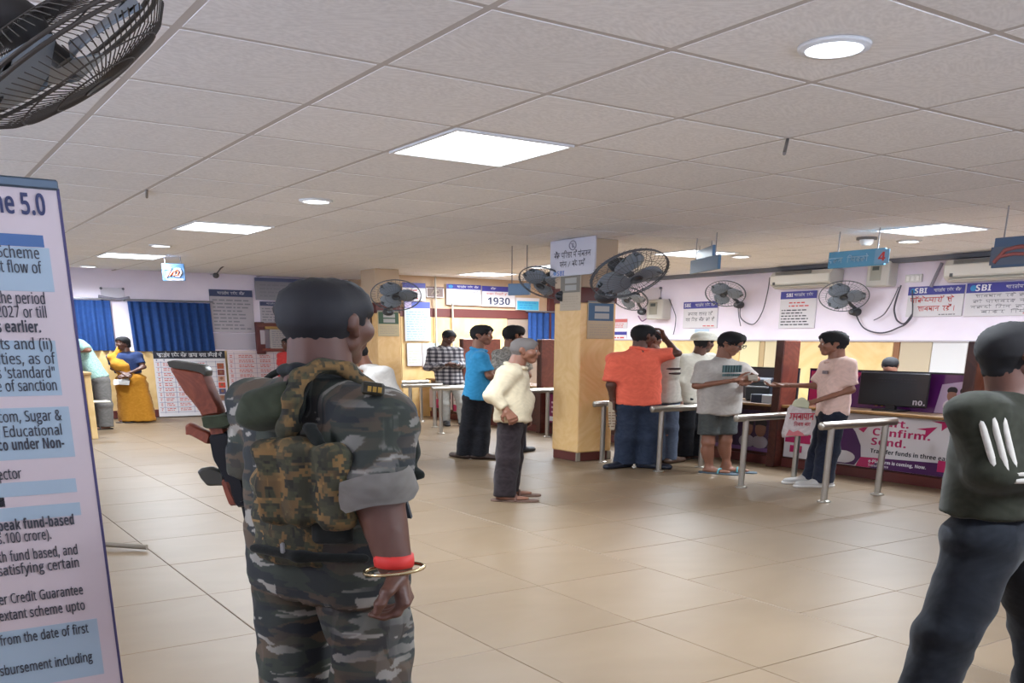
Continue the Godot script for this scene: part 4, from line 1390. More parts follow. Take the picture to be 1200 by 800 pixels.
func notices() -> void:
	var white := mat("paper white", Color("d5d0d2"), 0.5)
	var paper := mat("paper", Color("ccc6c6"), 0.6)
	var indigo := mat("indigo print", Color("3b3a8e"), 0.5)
	var navy := mat("navy print", Color("23336f"), 0.5)
	var sky := mat("sky print", Color("2f86bd"), 0.5)
	var ink := mat("ink", Color("34343c"), 0.7)
	var grey := mat("grey print", Color("85838b"), 0.7)
	var red := mat("red print", Color("c8423c"), 0.6)
	var wht := mat("white print", Color("e8e6ea"), 0.6)
	# --- standing banner at the left edge
	var st := thing("standing_banner", "tall white roll-up banner with English scheme text at the left edge", "banner", V(-0.2, 0, -2.78))
	var bw := mat("banner film", Color("d6c6c9"), 0.5)
	obj("film", MB.new().box(V(0, 1.04, 0), V(1.312, 1.92, 0.006)), bw, st)
	obj("top_rail", MB.new().box(V(0, 1.997, 0), V(1.32, 0.024, 0.03), 0.004), mat("rail", Color("5d6b7a"), 0.4, 0.5), st)
	obj("edge", MB.new().box(V(0.659, 1.04, 0), V(0.007, 1.9, 0.009)), hexm("4b4470"), st)
	var ca := obj("cassette", MB.new().box(V(0, 0.05, 0), V(1.36, 0.1, 0.14), 0.02), mat("rail", Color("5d6b7a"), 0.4, 0.5), st)
	for x in [-0.5, 0.5]:
		obj("foot", MB.new().box(V(x, 0.01, 0.05), V(0.06, 0.02, 0.44), 0.006), mat("rail", Color("5d6b7a"), 0.4, 0.5), ca)
	obj("pole", MB.new().tube([V(0, 0.1, -0.03), V(0, 1.98, -0.03)], 0.012, 8), hexm("77777c", 0.4), st)
	var pale := mat("pale blue print", Color("a9bccb"), 0.45)
	for q in [[0.6098, 1.8772, 1.8488, true], [0.6197, 1.8475, 1.7421, false], [0.6039, 1.6217, 1.4826, false], [0.6152, 1.4528, 1.3196, false], [0.6078, 1.2608, 1.2235, false], [0.6103, 1.1945, 1.159, false], [0.6134, 0.8572, 0.6879, false]]:
		sheet(st, "print_block", (q[0] - 0.65) * 0.5, (q[1] + q[2]) * 0.5, q[0] + 0.65, q[1] - q[2], mat("blue bar", Color("44699f"), 0.45) if q[3] else pale, 0.0035, 0.002)
	var txt := mat("banner ink", Color("3f3f49"), 0.6)
	var rows := []
	for q in [["Scheme", 0.5961, 1.8341, 0.0955, false], ["it flow of", 0.5954, 1.7994, 0.0997, false], ["the period", 0.5954, 1.7251, 0.1103, false], ["2027 or till", 0.5949, 1.6916, 0.1146, false], ["s earlier.", 0.5759, 1.6555, 0.1007, true], ["its and (ii)", 0.5967, 1.6131, 0.1274, false], ["ities, as of", 0.598, 1.5765, 0.1339, false], ["s 'standard\"", 0.5954, 1.5417, 0.1362, false], ["e of sanction", 0.5953, 1.5088, 0.1407, false], ["com, Sugar &", 0.5956, 1.4311, 0.1518, false], [", Educational", 0.5927, 1.3929, 0.1542, false], ["co under Non-", 0.5925, 1.3589, 0.1588, true], ["ector", 0.4782, 1.284, 0.056, false], ["peak fund-based", 0.5913, 1.1485, 0.1866, true], ["s.100 crore).", 0.5284, 1.1143, 0.1293, false], ["th fund based, and", 0.5894, 1.0639, 0.1963, false], ["satisfying certain", 0.5892, 1.0271, 0.2011, false], ["er Credit Guarantee", 0.5881, 0.9476, 0.2108, false], ["extant scheme upto", 0.587, 0.9023, 0.2158, false], ["from the date of first", 0.5874, 0.8331, 0.2256, false], ["sbursement including", 0.5883, 0.747, 0.238, false]]:
		rows.append([q[0], q[1], q[2], 0.028, q[4], 1, -q[3]])
	letters(st, rows, txt, 0.006)
	letters(st, [["me 5.0", 0.6253, 1.9482, 0.05, true, 1, -0.1294]], mat("banner navy", Color("343a63"), 0.6), 0.006, "heading")
	var cd := obj("card", MB.new().box(V(0.424, 1.234, -0.005), V(0.045, 0.145, 0.01), 0.002), white, st)
	obj("card_border", MB.new().box(V(0.411, 1.248, -0.005) + V(0, 0, 0.006), V(0.034, 0.1, 0.004)), ink, cd)
	# leg of another stand behind it
	var ds := thing("display_stand", "thin grey floor leg of a stand poking out beyond the white banner", "stand", V(0.75, 0, -7.8))
	obj("leg", MB.new().tube([V(1.576, 0.03, -7.634) - V(0.75, 0, -7.8), V(1.264, 0.05, -7.872) - V(0.75, 0, -7.8), V(0, 0.09, 0)], 0.022, 8), hexm("7d7264", 0.4), ds)
	obj("leg", MB.new().tube([V(0, 0.09, 0), V(-0.7, 0.03, 0.2)], 0.022, 8), hexm("7d7264", 0.4), ds)
	obj("pole", MB.new().tube([V(0, 0.06, 0), V(0, 1.2, 0)], 0.02, 8), hexm("7d7264", 0.4), ds)
	# --- floor banners under the curtains
	var b1 := notice("floor_banner", "white table banner with a black Hindi heading and red entries, leaning on the back wall", "banner", V(5.68, 0.69, -21.08), 0.0, 1.52, 1.36, white, mat("black print", Color("20222e"), 0.5), 0.16)
	hindi(b1, [["BartIy zTET bYMk SaKa ngr UNTarI mEM", 0, 0.56, 0.065, 0.2, -1.36]], wht, 0.026)
	hindi(b1, [["k", -0.7, 0.475, 0.03, 0.2, 1], ["naM", -0.55, 0.475, 0.03, 0.2, 1.0]], navy, 0.0225, "column_heading")
	var gm := MB.new()
	var g2 := MB.new()
	for x in [-0.62, -0.35, 0.0, 0.34, 0.54]:
		gm.box(V(x, -0.07, 0.021), V(0.008, 1.08, 0.003))
	for i in 11:
		gm.box(V(0, 0.45 - i * 0.104, 0.021), V(1.46, 0.007, 0.003))
	for i in 10:
		for q in [[-0.7, -0.66], [-0.58, -0.4], [-0.3, -0.06], [0.06, 0.3]]:
			smallprint(g2, q[0], q[1], 0.44 - i * 0.104, 0.37 - i * 0.104, 2, 0.022, i * 9 + int(q[0] * 50), 1.0, 0.5)
	obj("grid_lines", gm, hexm("6a6c92"), b1)
	tag(obj("small_print", g2, mat("faint red print", Color("c0605c"), 0.6), b1), "", "", "", "stuff")
	for i in 6:
		var y := 0.36 - i * 0.135
		var ph := sheet(b1, "portrait", 0.64, y, 0.15, 0.12, hexm(["a4553c", "7b3a33", "b98974", "cf4733", "54506e", "8b6a58"][i]), 0.022, 0.004)
		obj("face", MB.new().ball(V(0.64, y + 0.01, 0.024), V(0.035, 0.032, 0.006), 7), hexm("8a5b43"), ph)
	var b2 := notice("floor_banner", "second white table banner with red entries, right of the one with the black heading", "banner", V(7.24, 0.69, -21.08), 0.0, 1.5, 1.36, mat("pink paper", Color("d3c3c4"), 0.5))
	gm = MB.new()
	g2 = MB.new()
	for x in [-0.6, -0.1, 0.3, 0.55]:
		gm.box(V(x, 0, 0.021), V(0.008, 1.3, 0.003))
	for i in 13:
		gm.box(V(0, 0.62 - i * 0.104, 0.021), V(1.46, 0.007, 0.003))
		for q in [[-0.7, -0.64], [-0.5, -0.16], [-0.02, 0.22], [0.36, 0.5]]:
			smallprint(g2, q[0], q[1], 0.6 - i * 0.104, 0.53 - i * 0.104, 2, 0.022, i * 5 + int(q[0] * 70), 1.0, 0.5)
	obj("grid_lines", gm, hexm("9a8aa0"), b2)
	tag(obj("small_print", g2, mat("faint red print", Color("c0605c"), 0.6), b2), "", "", "", "stuff")
	# --- notices on the back wall
	var n := notice("wall_notice", "tall white notice with a dark blue heading right of the wide curtain", "notice", V(6.72, 2.2, -21.2), 0.0, 0.95, 0.88, mat("dim paper", Color("b3acb3"), 0.6), mat("dim navy", Color("3a4569"), 0.5), 0.14, 0.03)
	print_lines(n, -0.42, 0.42, 0.26, -0.4, 9, grey, 0.032, 21, 0.9)
	hindi(n, [["BartIy zTET bYMk", 0, 0.345, 0.045, 0.16, -0.6]], wht, 0.034)
	n = notice("wall_notice", "plain pale sheet below the tall notice by the wide curtain", "notice", V(6.72, 1.57, -21.2), 0.0, 0.95, 0.34, hexm("b9b0ba"), null, 0.0, 0.02)
	n = notice("glass_board", "large grey glazed board high on the back wall behind the soldier's head", "notice board", V(8.35, 2.68, -21.14), 0.0, 2.2, 0.46, mat("board grey", Color("8d8b92"), 0.3), mat("board blue", Color("5c6486"), 0.4), 0.07, 0.04)
	print_lines(n, -1.0, 1.0, 0.12, -0.18, 4, grey, 0.042, 22, 0.9)
	n = notice("wall_notice", "small white notice with a blue heading left of the soldier's head", "notice", V(7.75, 2.2, -21.2), 0.0, 0.8, 0.44, mat("dim paper", Color("b3acb3"), 0.6), mat("dim navy", Color("3a4569"), 0.5), 0.09, 0.03)
	print_lines(n, -0.36, 0.36, 0.1, -0.2, 5, grey, 0.032, 23, 0.9)
	hindi(n, [["BartIy zTET bYMk", 0, 0.16, 0.03, 0.16, -0.5]], wht, 0.034)
	var rk := thing("notice_stand", "dark red frame stand with pinned sheets left of the soldier's neck", "stand", V(7.62, 1.36, -21.05))
	obj("side_board", MB.new().box(V(-0.36, 0.28, 0), V(0.2, 0.68, 0.08), 0.01), hexm("5c2a2c"), rk)
	obj("top_board", MB.new().box(V(0.1, 0.56, 0), V(1.0, 0.09, 0.09), 0.01), hexm("6a3a30"), rk)
	obj("gold_trim", MB.new().box(V(0.1, 0.5, 0.02), V(0.7, 0.06, 0.07), 0.008), hexm("a5834c"), rk)
	obj("sheet", MB.new().box(V(0.1, 0.26, 0.03), V(0.5, 0.42, 0.02), 0.003), hexm("aba29f"), rk)
	var pl := MB.new()
	smallprint(pl, -0.1, 0.3, 0.45, 0.08, 8, 0.042, 31, 0.95)
	tag(obj("small_print", pl, grey, rk), "", "", "", "stuff")
	obj("bottom_board", MB.new().box(V(0.1, 0.03, 0), V(0.9, 0.07, 0.09), 0.01), hexm("7a3e36"), rk)
	obj("sheet", MB.new().box(V(-0.32, 0.3, 0.05), V(0.1, 0.3, 0.01), 0.002), hexm("b4aab0"), rk)
	# --- signs hung from the ceiling
	var hg := func(called, label, pl_: Vector3, pr_: Vector3, h: float, m: Material, up_to := CEIL) -> Node3D:
		var c := (pl_ + pr_) * 0.5
		var t: Node3D = notice(called, label, "hanging sign", c, rad_to_deg(atan2(-(pr_.z - pl_.z), pr_.x - pl_.x)), V(pr_.x - pl_.x, 0, pr_.z - pl_.z).length(), h, m, null, 0.0, 0.04)
		var w := V(pr_.x - pl_.x, 0, pr_.z - pl_.z).length()
		for s in [-0.35, 0.35]:
			obj("hanger", MB.new().tube([V(s * w, h * 0.5, 0.02), V(s * w, up_to - c.y, 0.02)], 0.008, 6), hexm("8d8a8c"), t)
		return t
	var t: Node3D = hg.call("hanging_sign", "small hanging sign with an orange and white 70 emblem above the wide curtain", V(4.299, 2.686, -17.095), V(4.611, 2.688, -16.887), 0.27, mat("sign blue", Color("47709c"), 0.4))
	obj("field", MB.new().box(V(0.04, -0.03, 0.042), V(0.3, 0.19, 0.006)), hexm("5d82ab"), t)
	obj("numeral", MB.new().tube([V(-0.15, 0.05, 0.05), V(-0.02, 0.06, 0.05), V(-0.06, 0.0, 0.05), V(-0.12, -0.09, 0.05)], 0.016, 6).smooth(true).tube([V(0.02, -0.03, 0.05), V(0.05, 0.05, 0.05), V(0.12, 0.05, 0.05), V(0.15, -0.01, 0.05), V(0.1, -0.07, 0.05), V(0.04, -0.06, 0.05)], 0.018, 6, true), hexm("d9cfd2"), t)
	obj("swoosh", MB.new().tube([V(-0.06, -0.06, 0.055), V(0.0, 0.0, 0.055), V(0.06, 0.03, 0.055), V(0.1, 0.0, 0.055), V(0.07, -0.05, 0.055), V(0.0, -0.055, 0.055)], 0.017, 6), hexm("c8623f"), t)
	obj("caption_bar", MB.new().box(V(0.02, -0.115, 0.046), V(0.28, 0.022, 0.006)), hexm("dcd6da"), t)
	t = hg.call("hanging_sign", "upper board of the blue double hanging sign seen nearly edge on", V(10.16, 2.747, -10.408), V(9.637, 2.724, -9.555), 0.26, mat("sign slate", Color("4c6f91"), 0.4))
	t = hg.call("hanging_sign", "lower board of the blue double hanging sign seen nearly edge on", V(9.398, 2.572, -9.715), V(8.978, 2.583, -8.793), 0.17, mat("sign slate dark", Color("456784"), 0.4))
	t = hg.call("hanging_sign", "light blue hanging counter sign with a red 4 over the tellers", V(10.2, 2.609, -8.111), V(10.2, 2.598, -7.303), 0.19, mat("sign sky", Color("5a9cbd"), 0.4))
	hindi(t, [["ekl", -0.29, -0.035, 0.055, 0.16, -0.2], ["jKDkI", 0.03, -0.035, 0.055, 0.16, -0.3]], hexm("b9d6e4"), 0.044)
	obj("number_plate", MB.new().box(V(0.37, 0, 0.042), V(0.2, 0.16, 0.005)), hexm("7fa9c4"), t)
	letters(t, [["4", 0.37, 0.0, 0.1, true, 0, 1.3]], red, 0.045)
	t = hg.call("hanging_sign", "dark blue hanging sign with a red emblem at the right edge of the view", V(9.6, 2.493, -5.619), V(9.6, 2.496, -5.078), 0.28, mat("sign navy", Color("3d5470"), 0.4))
	obj("field", MB.new().box(V(0.02, -0.03, 0.042), V(0.62, 0.17, 0.006)), hexm("57606f"), t)
	obj("swoosh", MB.new().tube([V(-0.24, -0.09, 0.05), V(-0.14, 0.02, 0.05), V(-0.02, 0.04, 0.05), V(0.1, 0.04, 0.05)], 0.02, 6).tube([V(-0.2, -0.04, 0.05), V(-0.05, -0.02, 0.05), V(0.1, -0.03, 0.05)], 0.016, 6), hexm("a05a55"), t)
	t = hg.call("hanging_sign", "small blue hanging sign by the far boards, left of the near pillar", V(7.948, 2.318, -12.008), V(8.095, 2.357, -11.669), 0.16, mat("sign slate", Color("4c6f91"), 0.4))
	# --- end wall boards
	var bl := func(label: String, x0: float, x1: float, y0: float, y1: float, head: Material, hh: float) -> Node3D: return notice("information_board", label, "notice board", V((x0 + x1) * 0.5, (y0 + y1) * 0.5, -18.56), 0.0, x1 - x0, y1 - y0, white, head, hh, 0.035)
	t = bl.call("white board with indigo heading left of the helpline number board", 10.62, 11.5, 2.36, 2.79, indigo, 0.1)
	obj("logo", MB.new().ball(V(-0.34, 0.165, 0.042), V(0.06, 0.035, 0.004), 8), sky, t)
	hindi(t, [["BartIy zTET bYMk", 0.1, 0.145, 0.035, 0.17, -0.55]], wht, 0.042)
	hindi(t, [["kprya wyan dEM nkdI", 0, 0.04, 0.035, 0.13, -0.74], ["jgn kr hI lE bYMk sE", 0, -0.04, 0.035, 0.13, -0.74], ["bahr jayE", 0, -0.13, 0.035, 0.13, -0.4]], grey, 0.037, "notice_text")
	t = bl.call("helpline board with the big dark number 1930", 11.53, 12.42, 2.35, 2.78, indigo, 0.11)
	letters(t, [["1930", 0.0, -0.1, 0.15, true, 0, 1.35]], mat("dark blue ink", Color("2c3350"), 0.6), 0.036, "number")
	hindi(t, [["saibr jalsajI kE ljE", 0, 0.03, 0.038, 0.15, -0.66]], red, 0.037, "notice_text")
	hindi(t, [["bYMk", -0.15, 0.145, 0.035, 0.17, -0.14]], wht, 0.042)
	t = bl.call("small turquoise board right of the 1930 board", 12.45, 13.1, 2.29, 2.56, white, 0.05)
	sheet(t, "field", 0, -0.03, 0.6, 0.19, mat("turquoise print", Color("3fa3c4"), 0.5), 0.037)
	print_lines(t, -0.24, 0.26, 0.05, -0.11, 3, sky, 0.041, 51)
	t = bl.call("small framed brown picture on the end wall between the boards", 10.12, 10.55, 2.5, 2.72, hexm("5a3a36"), 0.03)
	sheet(t, "picture", 0, -0.01, 0.38, 0.17, hexm("6e5a52"), 0.037)
	obj("swirl", MB.new().tube([V(-0.1, -0.05, 0.045), V(-0.04, 0.03, 0.045), V(0.06, 0.04, 0.045), V(0.1, -0.02, 0.045), V(0.0, -0.05, 0.045)], 0.012, 6), hexm("a09080"), t)
	t = bl.call("white notice with indigo heading right of the far pillar, uppermost", 9.55, 10.1, 2.42, 2.78, indigo, 0.1)
	print_lines(t, -0.22, 0.24, 0.06, -0.16, 4, red, 0.037, 53, 0.7)
	t = bl.call("tall pale blue notice with blue and white heading right of the far pillar", 9.58, 10.2, 1.6, 2.4, mat("blue heading", Color("4a58a8"), 0.5), 0.13)
	sheet(t, "emblem_block", -0.22, 0.335, 0.16, 0.11, hexm("b9a9c6"), 0.04)
	sheet(t, "field", 0, -0.07, 0.58, 0.64, mat("pale blue paper", Color("b9cfdb"), 0.5), 0.036)
	print_lines(t, -0.27, 0.26, 0.22, -0.38, 12, hexm("8fa3b8"), 0.039, 54, 0.97)
	t = bl.call("pale green sheet below the tall pale blue notice", 9.62, 9.98, 1.08, 1.56, white, 0.0)
	print_lines(t, -0.15, 0.15, 0.16, -0.2, 6, hexm("b9bfa8"), 0.036, 55)
	t = bl.call("pale sheet beside the pale green sheet, behind the man in checks", 10.0, 10.4, 1.05, 1.56, hexm("c3d0cc"), 0.1)
	print_lines(t, -0.17, 0.17, 0.1, -0.2, 5, hexm("aab9b8"), 0.036, 56)
	# --- near pillar
	t = notice("pillar_sign", "white Hindi no-mobile sign at the top of the near pillar", "sign", V(8.0, 2.69, -10.54), -90.0, 0.98, 0.46, mat("sign white", Color("c9c8d2"), 0.4), null, 0.0, 0.03)
	hindi(t, [["bYMk pjrsr mEM mobail", 0.01, 0.0, 0.062, 0.14, -0.8], ["fon / bMd rKEM", 0.01, -0.115, 0.062, 0.14, -0.54]], mat("sign grey ink", Color("5b5a66"), 0.6), 0.033)
	var ring := []
	for i in 24:
		ring.append(V(0.02 + 0.075 * cos(TAU * i / 24), 0.145 + 0.055 * sin(TAU * i / 24), 0.032))
	obj("emblem", MB.new().tube(ring, 0.008, 6, true).tube([V(-0.03, 0.18, 0.033), V(0.07, 0.11, 0.033)], 0.006, 6).box(V(0.02, 0.145, 0.033), V(0.03, 0.06, 0.004)), hexm("9a98a6"), t)
	letters(t, [["SBI", -0.24, -0.19, 0.06, true, 0, 1.3]], hexm("6f86c4"), 0.031, "bank_name")
	obj("logo", MB.new().ball(V(-0.37, -0.185, 0.033), V(0.04, 0.03, 0.004), 8), hexm("7f9fd0"), t)
	var cal := func(label: String, at: Vector3, turn: float, w: float, h: float, top: String, sheet_c: String) -> void:
		var k: Node3D = notice("wall_calendar", label, "calendar", at, turn, w, h, hexm(sheet_c), null, 0.0, 0.012)
		var im := sheet(k, "picture", 0, h * 0.24, w * 0.94, h * 0.48, hexm(top), 0.013)
		for y in [h * 0.33, h * 0.13]:
			obj("photo", MB.new().box(V(w * 0.03, y, 0.016), V(w * 0.55, h * 0.15, 0.004)), hexm("a9a7a2"), im)
		print_lines(k, -w * 0.42, w * 0.42, -h * 0.08, -h * 0.42, 5, hexm("b3a48f"), 0.0135, int(w * 100), 0.98)
		obj("binding", MB.new().box(V(0, h * 0.5 + 0.008, 0.01), V(w, 0.02, 0.02), 0.004), hexm("8a8784"), k)
	cal.call("calendar with a grey picture under the pillar's Hindi sign", V(8.015, 2.25, -10.6), -90.0, 0.46, 0.46, "7f7a70", "bdae98")
	cal.call("calendar with a blue picture on the near pillar's right face", V(8.36, 1.89, -10.375), 0.0, 0.46, 0.47, "42607c", "c0ad8e")
	cal.call("calendar with a green picture on the farther pillar's front", V(8.53, 1.92, -17.195), 0.0, 0.46, 0.46, "3f5a44", "c3b390")
	t = notice("picture_frame", "narrow dark brown frame on the farther pillar's left face", "frame", V(8.27, 1.95, -17.5), -90.0, 0.22, 0.3, hexm("5a3a2a"), null, 0.0, 0.02)
	sheet(t, "picture", 0, 0, 0.15, 0.22, hexm("a58a6a"), 0.021)
	# --- right wall notices
	var rw := func(label: String, z0: float, z1: float, y0: float, y1: float, m: Material, hh: float) -> Node3D: return notice("wall_notice", label, "notice", V(14.2, (y0 + y1) * 0.5, (z0 + z1) * 0.5), -90.0, z1 - z0, y1 - y0, m, indigo, hh, 0.03)
	t = rw.call("white Hindi notice with indigo heading left of the wall fans", -14.85, -13.88, 1.89, 2.4, white, 0.13)
	hindi(t, [["BartIy zTET bYMk", 0.14, 0.165, 0.045, 0.17, -0.56]], wht, 0.036)
	letters(t, [["SBI", -0.36, 0.19, 0.07, true, 0, 1.2]], wht, 0.035, "bank_name")
	hindi(t, [["kprya Sant rhEM", 0, -0.01, 0.055, 0.14, -0.68], ["yh jgh bYMk kI hY", 0, -0.12, 0.055, 0.14, -0.8]], ink, 0.032, "notice_text")
	print_lines(t, 0.1, 0.44, -0.19, -0.24, 1, red, 0.032, 61)
	t = notice("wall_notice", "small pale sticker below the left Hindi notice on the right wall", "notice", V(14.2, 1.83, -14.3), -90.0, 0.4, 0.08, hexm("b3c6d6"), null, 0.0, 0.02)
	t = rw.call("tall white notice with red and black lines under the first air conditioner", -12.3, -11.48, 1.87, 2.51, white, 0.13)
	letters(t, [["SBI", -0.2, 0.255, 0.06, true, 0, 1.2]], wht, 0.035, "bank_name")
	hindi(t, [["BartIy zTET", 0.12, 0.235, 0.04, 0.17, -0.42]], wht, 0.036)
	print_lines(t, -0.2, 0.3, 0.15, 0.04, 2, red, 0.032, 62)
	print_lines(t, -0.36, 0.36, 0.02, -0.28, 6, ink, 0.032, 63)
	t = rw.call("white warning board with big red Hindi words at the right", -9.66, -8.69, 2.03, 2.49, white, 0.13)
	letters(t, [["SBI", -0.26, 0.165, 0.08, true, 0, 1.3]], wht, 0.035, "bank_name")
	obj("logo", MB.new().ball(V(-0.4, 0.165, 0.034), V(0.045, 0.04, 0.004), 8), sky, t)
	hindi(t, [["BartIy zTET bYMk", 0.2, 0.145, 0.038, 0.17, -0.46]], wht, 0.036)
	hindi(t, [["pOkETmaroM sE", -0.06, -0.01, 0.065, 0.17, -0.74], ["savwan rhEM |", 0.05, -0.14, 0.065, 0.17, -0.66]], red, 0.032, "warning_text")
	print_lines(t, 0.1, 0.42, -0.185, -0.215, 1, ink, 0.032, 64)
	t = rw.call("white board of grey Hindi lines right of the red warning board", -8.66, -7.2, 2.02, 2.5, white, 0.14)
	letters(t, [["SBI", -0.46, 0.17, 0.09, true, 0, 1.3]], wht, 0.035, "bank_name")
	obj("logo", MB.new().ball(V(-0.62, 0.17, 0.034), V(0.05, 0.045, 0.004), 8), sky, t)
	hindi(t, [["BartIy zTET bYMk", 0.2, 0.15, 0.04, 0.17, -0.62]], wht, 0.036)
	hindi(t, [["savwan rhE kisI kE", 0, 0.035, 0.04, 0.13, -1.15], ["ko pasvrD n batayE", 0, -0.045, 0.04, 0.13, -1.2], ["nkdI jgn kr hI lE", 0, -0.125, 0.04, 0.13, -1.25], ["bahr jayE", -0.1, -0.195, 0.04, 0.13, -0.7]], ink, 0.032, "notice_text")
	print_lines(t, 0.2, 0.65, -0.19, -0.22, 1, red, 0.032, 65)
	for q in [["red and blue printed strip notice on the right wall beside the pillar, upper", 2.0, 0.2, "c86a66"], ["white strip notice with an indigo band beside the pillar, behind the man in orange", 1.66, 0.34, "3b3a8e"]]:
		t = notice("wall_notice", q[0], "notice", V(14.2, q[1], -16.95), -90.0, 0.62, q[2], white, hexm(q[3]), 0.07, 0.02)
		print_lines(t, -0.28, 0.28, q[2] * 0.5 - 0.09, -q[2] * 0.45, 3, red, 0.021, int(q[1] * 40))


func counters() -> void:
	var dark := mat("dark wood", Color(1, 1, 1), 0.4)
	tri_tex(dark, mottle(Color("3f1d17"), Color("522a20"), 0.04, 81, 3.0, 0.4, 160), V(0.8, 0.8, 0.8), true)
	var fin := mat("partition wood", Color(1, 1, 1), 0.38)
	tri_tex(fin, mottle(Color("5a2b22"), Color("6d382b"), 0.04, 82, 3.0, 0.4, 160), V(0.8, 0.8, 0.8), true)
	var edge := hexm("9a7548", 0.4)
	var top := hexm("6b5038", 0.35)
	var maroon: Material = M["maroon"]
	var white: Material = M["paper white"]
	var zs := [-3.1, -5.92, -8.6, -11.35, -14.1, -16.85, -18.55]
	var names := ["beyond the right edge, behind the man in the striped jersey", "with the purple money transfer poster, behind the boy in pink", "behind the grey shirted man", "behind the near pillar and the man in orange", "behind the old man in cream", "with the pink posters, behind the man in checks"]
	for i in 6:
		var z0: float = zs[i]
		var z1: float = zs[i + 1]
		var w := absf(z1 - z0) - 0.14
		var t := thing("teller_counter", "dark wood teller counter " + names[i], "counter", V(10.15, 0, (z0 + z1) * 0.5), -90.0, "teller counters")
		obj("front", MB.new().box(V(0, 0.42, -0.05), V(w, 0.76, 0.08), 0.006), dark, t)
		obj("skirting", MB.new().box(V(0, 0.06, 0.0), V(w, 0.12, 0.05), 0.005), maroon, t)
		obj("ledge", MB.new().box(V(0, 0.81, -0.25), V(w, 0.03, 0.7), 0.006), top, t)
		obj("ledge_edge", MB.new().box(V(0, 0.808, 0.108), V(w, 0.038, 0.03), 0.008), edge, t)
	for q in [[-5.92, "wood partition post at the right, touching the man in the striped jersey"], [-8.6, "tall wood partition post between the grey shirted man and the boy in pink"], [-11.35, "wood partition post hidden behind the capped man"], [-14.1, "broad dark partition left of the near pillar"], [-16.85, "narrow red-brown partition behind the boy in blue"]]:
		var t := thing("partition_post", q[1], "partition", V(10.1, 0, q[0]), 0.0)
		var deep := 0.32 if q[0] > -12.0 else 0.9
		obj("board", MB.new().box(V(deep * 0.5 - 0.1, 0.825, 0), V(deep, 1.65, 0.12), 0.01), fin, t)
		obj("front_edge", MB.new().box(V(-0.11, 0.825, 0), V(0.03, 1.65, 0.13), 0.006), dark, t)
	# money transfer poster on the counter front
	var mag := mat("magenta print", Color("b8205f"), 0.4)
	var plum := mat("plum print", Color("4b1c56"), 0.4)
	var p := notice("counter_poster", "wide white and purple money transfer poster on the counter front", "poster", V(10.14, 0.46, -7.28), -90.0, 2.46, 0.64, white, null, 0.0, 0.012)
	obj("purple_curve", MB.new().prism(PackedVector2Array([V2(-0.5, 0.3), V2(-0.28, 0.24), V2(-0.12, 0.1), V2(-0.02, -0.06), V2(0.0, -0.2), V2(-0.08, -0.31), V2(-0.55, -0.31), V2(-0.62, 0.0)]), 0.012, 0.016), plum, p)
	obj("bottom_strip", MB.new().prism(PackedVector2Array([V2(0.0, -0.2), V2(1.22, -0.16), V2(1.22, -0.318), V2(-0.06, -0.318)]), 0.012, 0.0165), plum, p)
	obj("strip_magenta", MB.new().prism(PackedVector2Array([V2(0.0, -0.2), V2(0.3, -0.19), V2(0.14, -0.318), V2(-0.06, -0.318)]), 0.0165, 0.018), mag, p)
	for q in [[-1.0, -0.06, 0.42, 0.12], [-1.02, -0.2, 0.2, 0.09], [1.13, -0.2, 0.16, 0.13]]:
		obj("magenta_tag", MB.new().box(V(q[0], q[1], 0.017), V(q[2], q[3], 0.008), 0.003), mag, p)
	obj("paper_plane", MB.new().prism(PackedVector2Array([V2(0.72, 0.2), V2(0.98, 0.24), V2(0.84, 0.1), V2(0.84, 0.19)]), 0.012, 0.017).prism(PackedVector2Array([V2(0.9, 0.3), V2(1.18, 0.31), V2(1.04, 0.2), V2(1.03, 0.28)]), 0.012, 0.017).prism(PackedVector2Array([V2(-0.08, 0.14), V2(0.06, 0.18), V2(0.0, 0.1)]), 0.012, 0.017), mag, p)
	obj("white_oval", MB.new().ball(V(-0.28, -0.22, 0.016), V(0.2, 0.08, 0.006), 10), white, p)
	letters(p, [["Start.", 0.12, 0.235, 0.085, true, -1, 1.6], ["Confirm.", 0.12, 0.12, 0.085, true, -1, 1.6], ["Send.", 0.12, 0.005, 0.085, true, -1, 1.6]], mag, 0.014, "headline")
	letters(p, [["Transfer funds in three easy steps.", 0.13, -0.11, 0.05, true, -1, 1.15]], M["ink"], 0.014)
	letters(p, [["platform", -1.0, -0.06, 0.06, true, 0, 1.3], ["e-Platform is coming, Now.", 0.12, -0.235, 0.038, true, -1, 1.15], ["Transfer here", 0.12, -0.285, 0.03, false, -1, 1.15]], mat("white print", Color("e8e6ea"), 0.6), 0.0185, "white_text")
	# posters of the other counters
	p = notice("counter_poster", "dark poster with two faces on the counter behind the grey shirted man", "poster", V(10.14, 0.44, -9.3), -90.0, 1.1, 0.56, hexm("3a2742", 0.4), null, 0.0, 0.012)
	for x in [0.12, 0.36]:
		var fc := obj("face", MB.new().ball(V(x, 0.03, 0.014), V(0.1, 0.11, 0.012), 10), hexm("86604f"), p)
		obj("hair", MB.new().ball(V(x, 0.11, 0.013), V(0.11, 0.07, 0.012), 9), hexm("1c181c"), fc)
		obj("shoulders", MB.new().ball(V(x, -0.15, 0.013), V(0.15, 0.09, 0.01), 9), hexm("8e8790"), fc)
	obj("strip", MB.new().box(V(0, -0.25, 0.014), V(1.1, 0.05, 0.004)), hexm("6b4a7a"), p)
	p = notice("counter_poster", "pink poster with a seated woman on the counter by the far railing", "poster", V(10.14, 0.4, -18.0), -90.0, 1.0, 0.4, hexm("c5b3ba"), null, 0.0, 0.012)
	obj("pink_dress", MB.new().ball(V(-0.12, -0.1, 0.014), V(0.2, 0.1, 0.01), 9), hexm("c02d5e"), p)
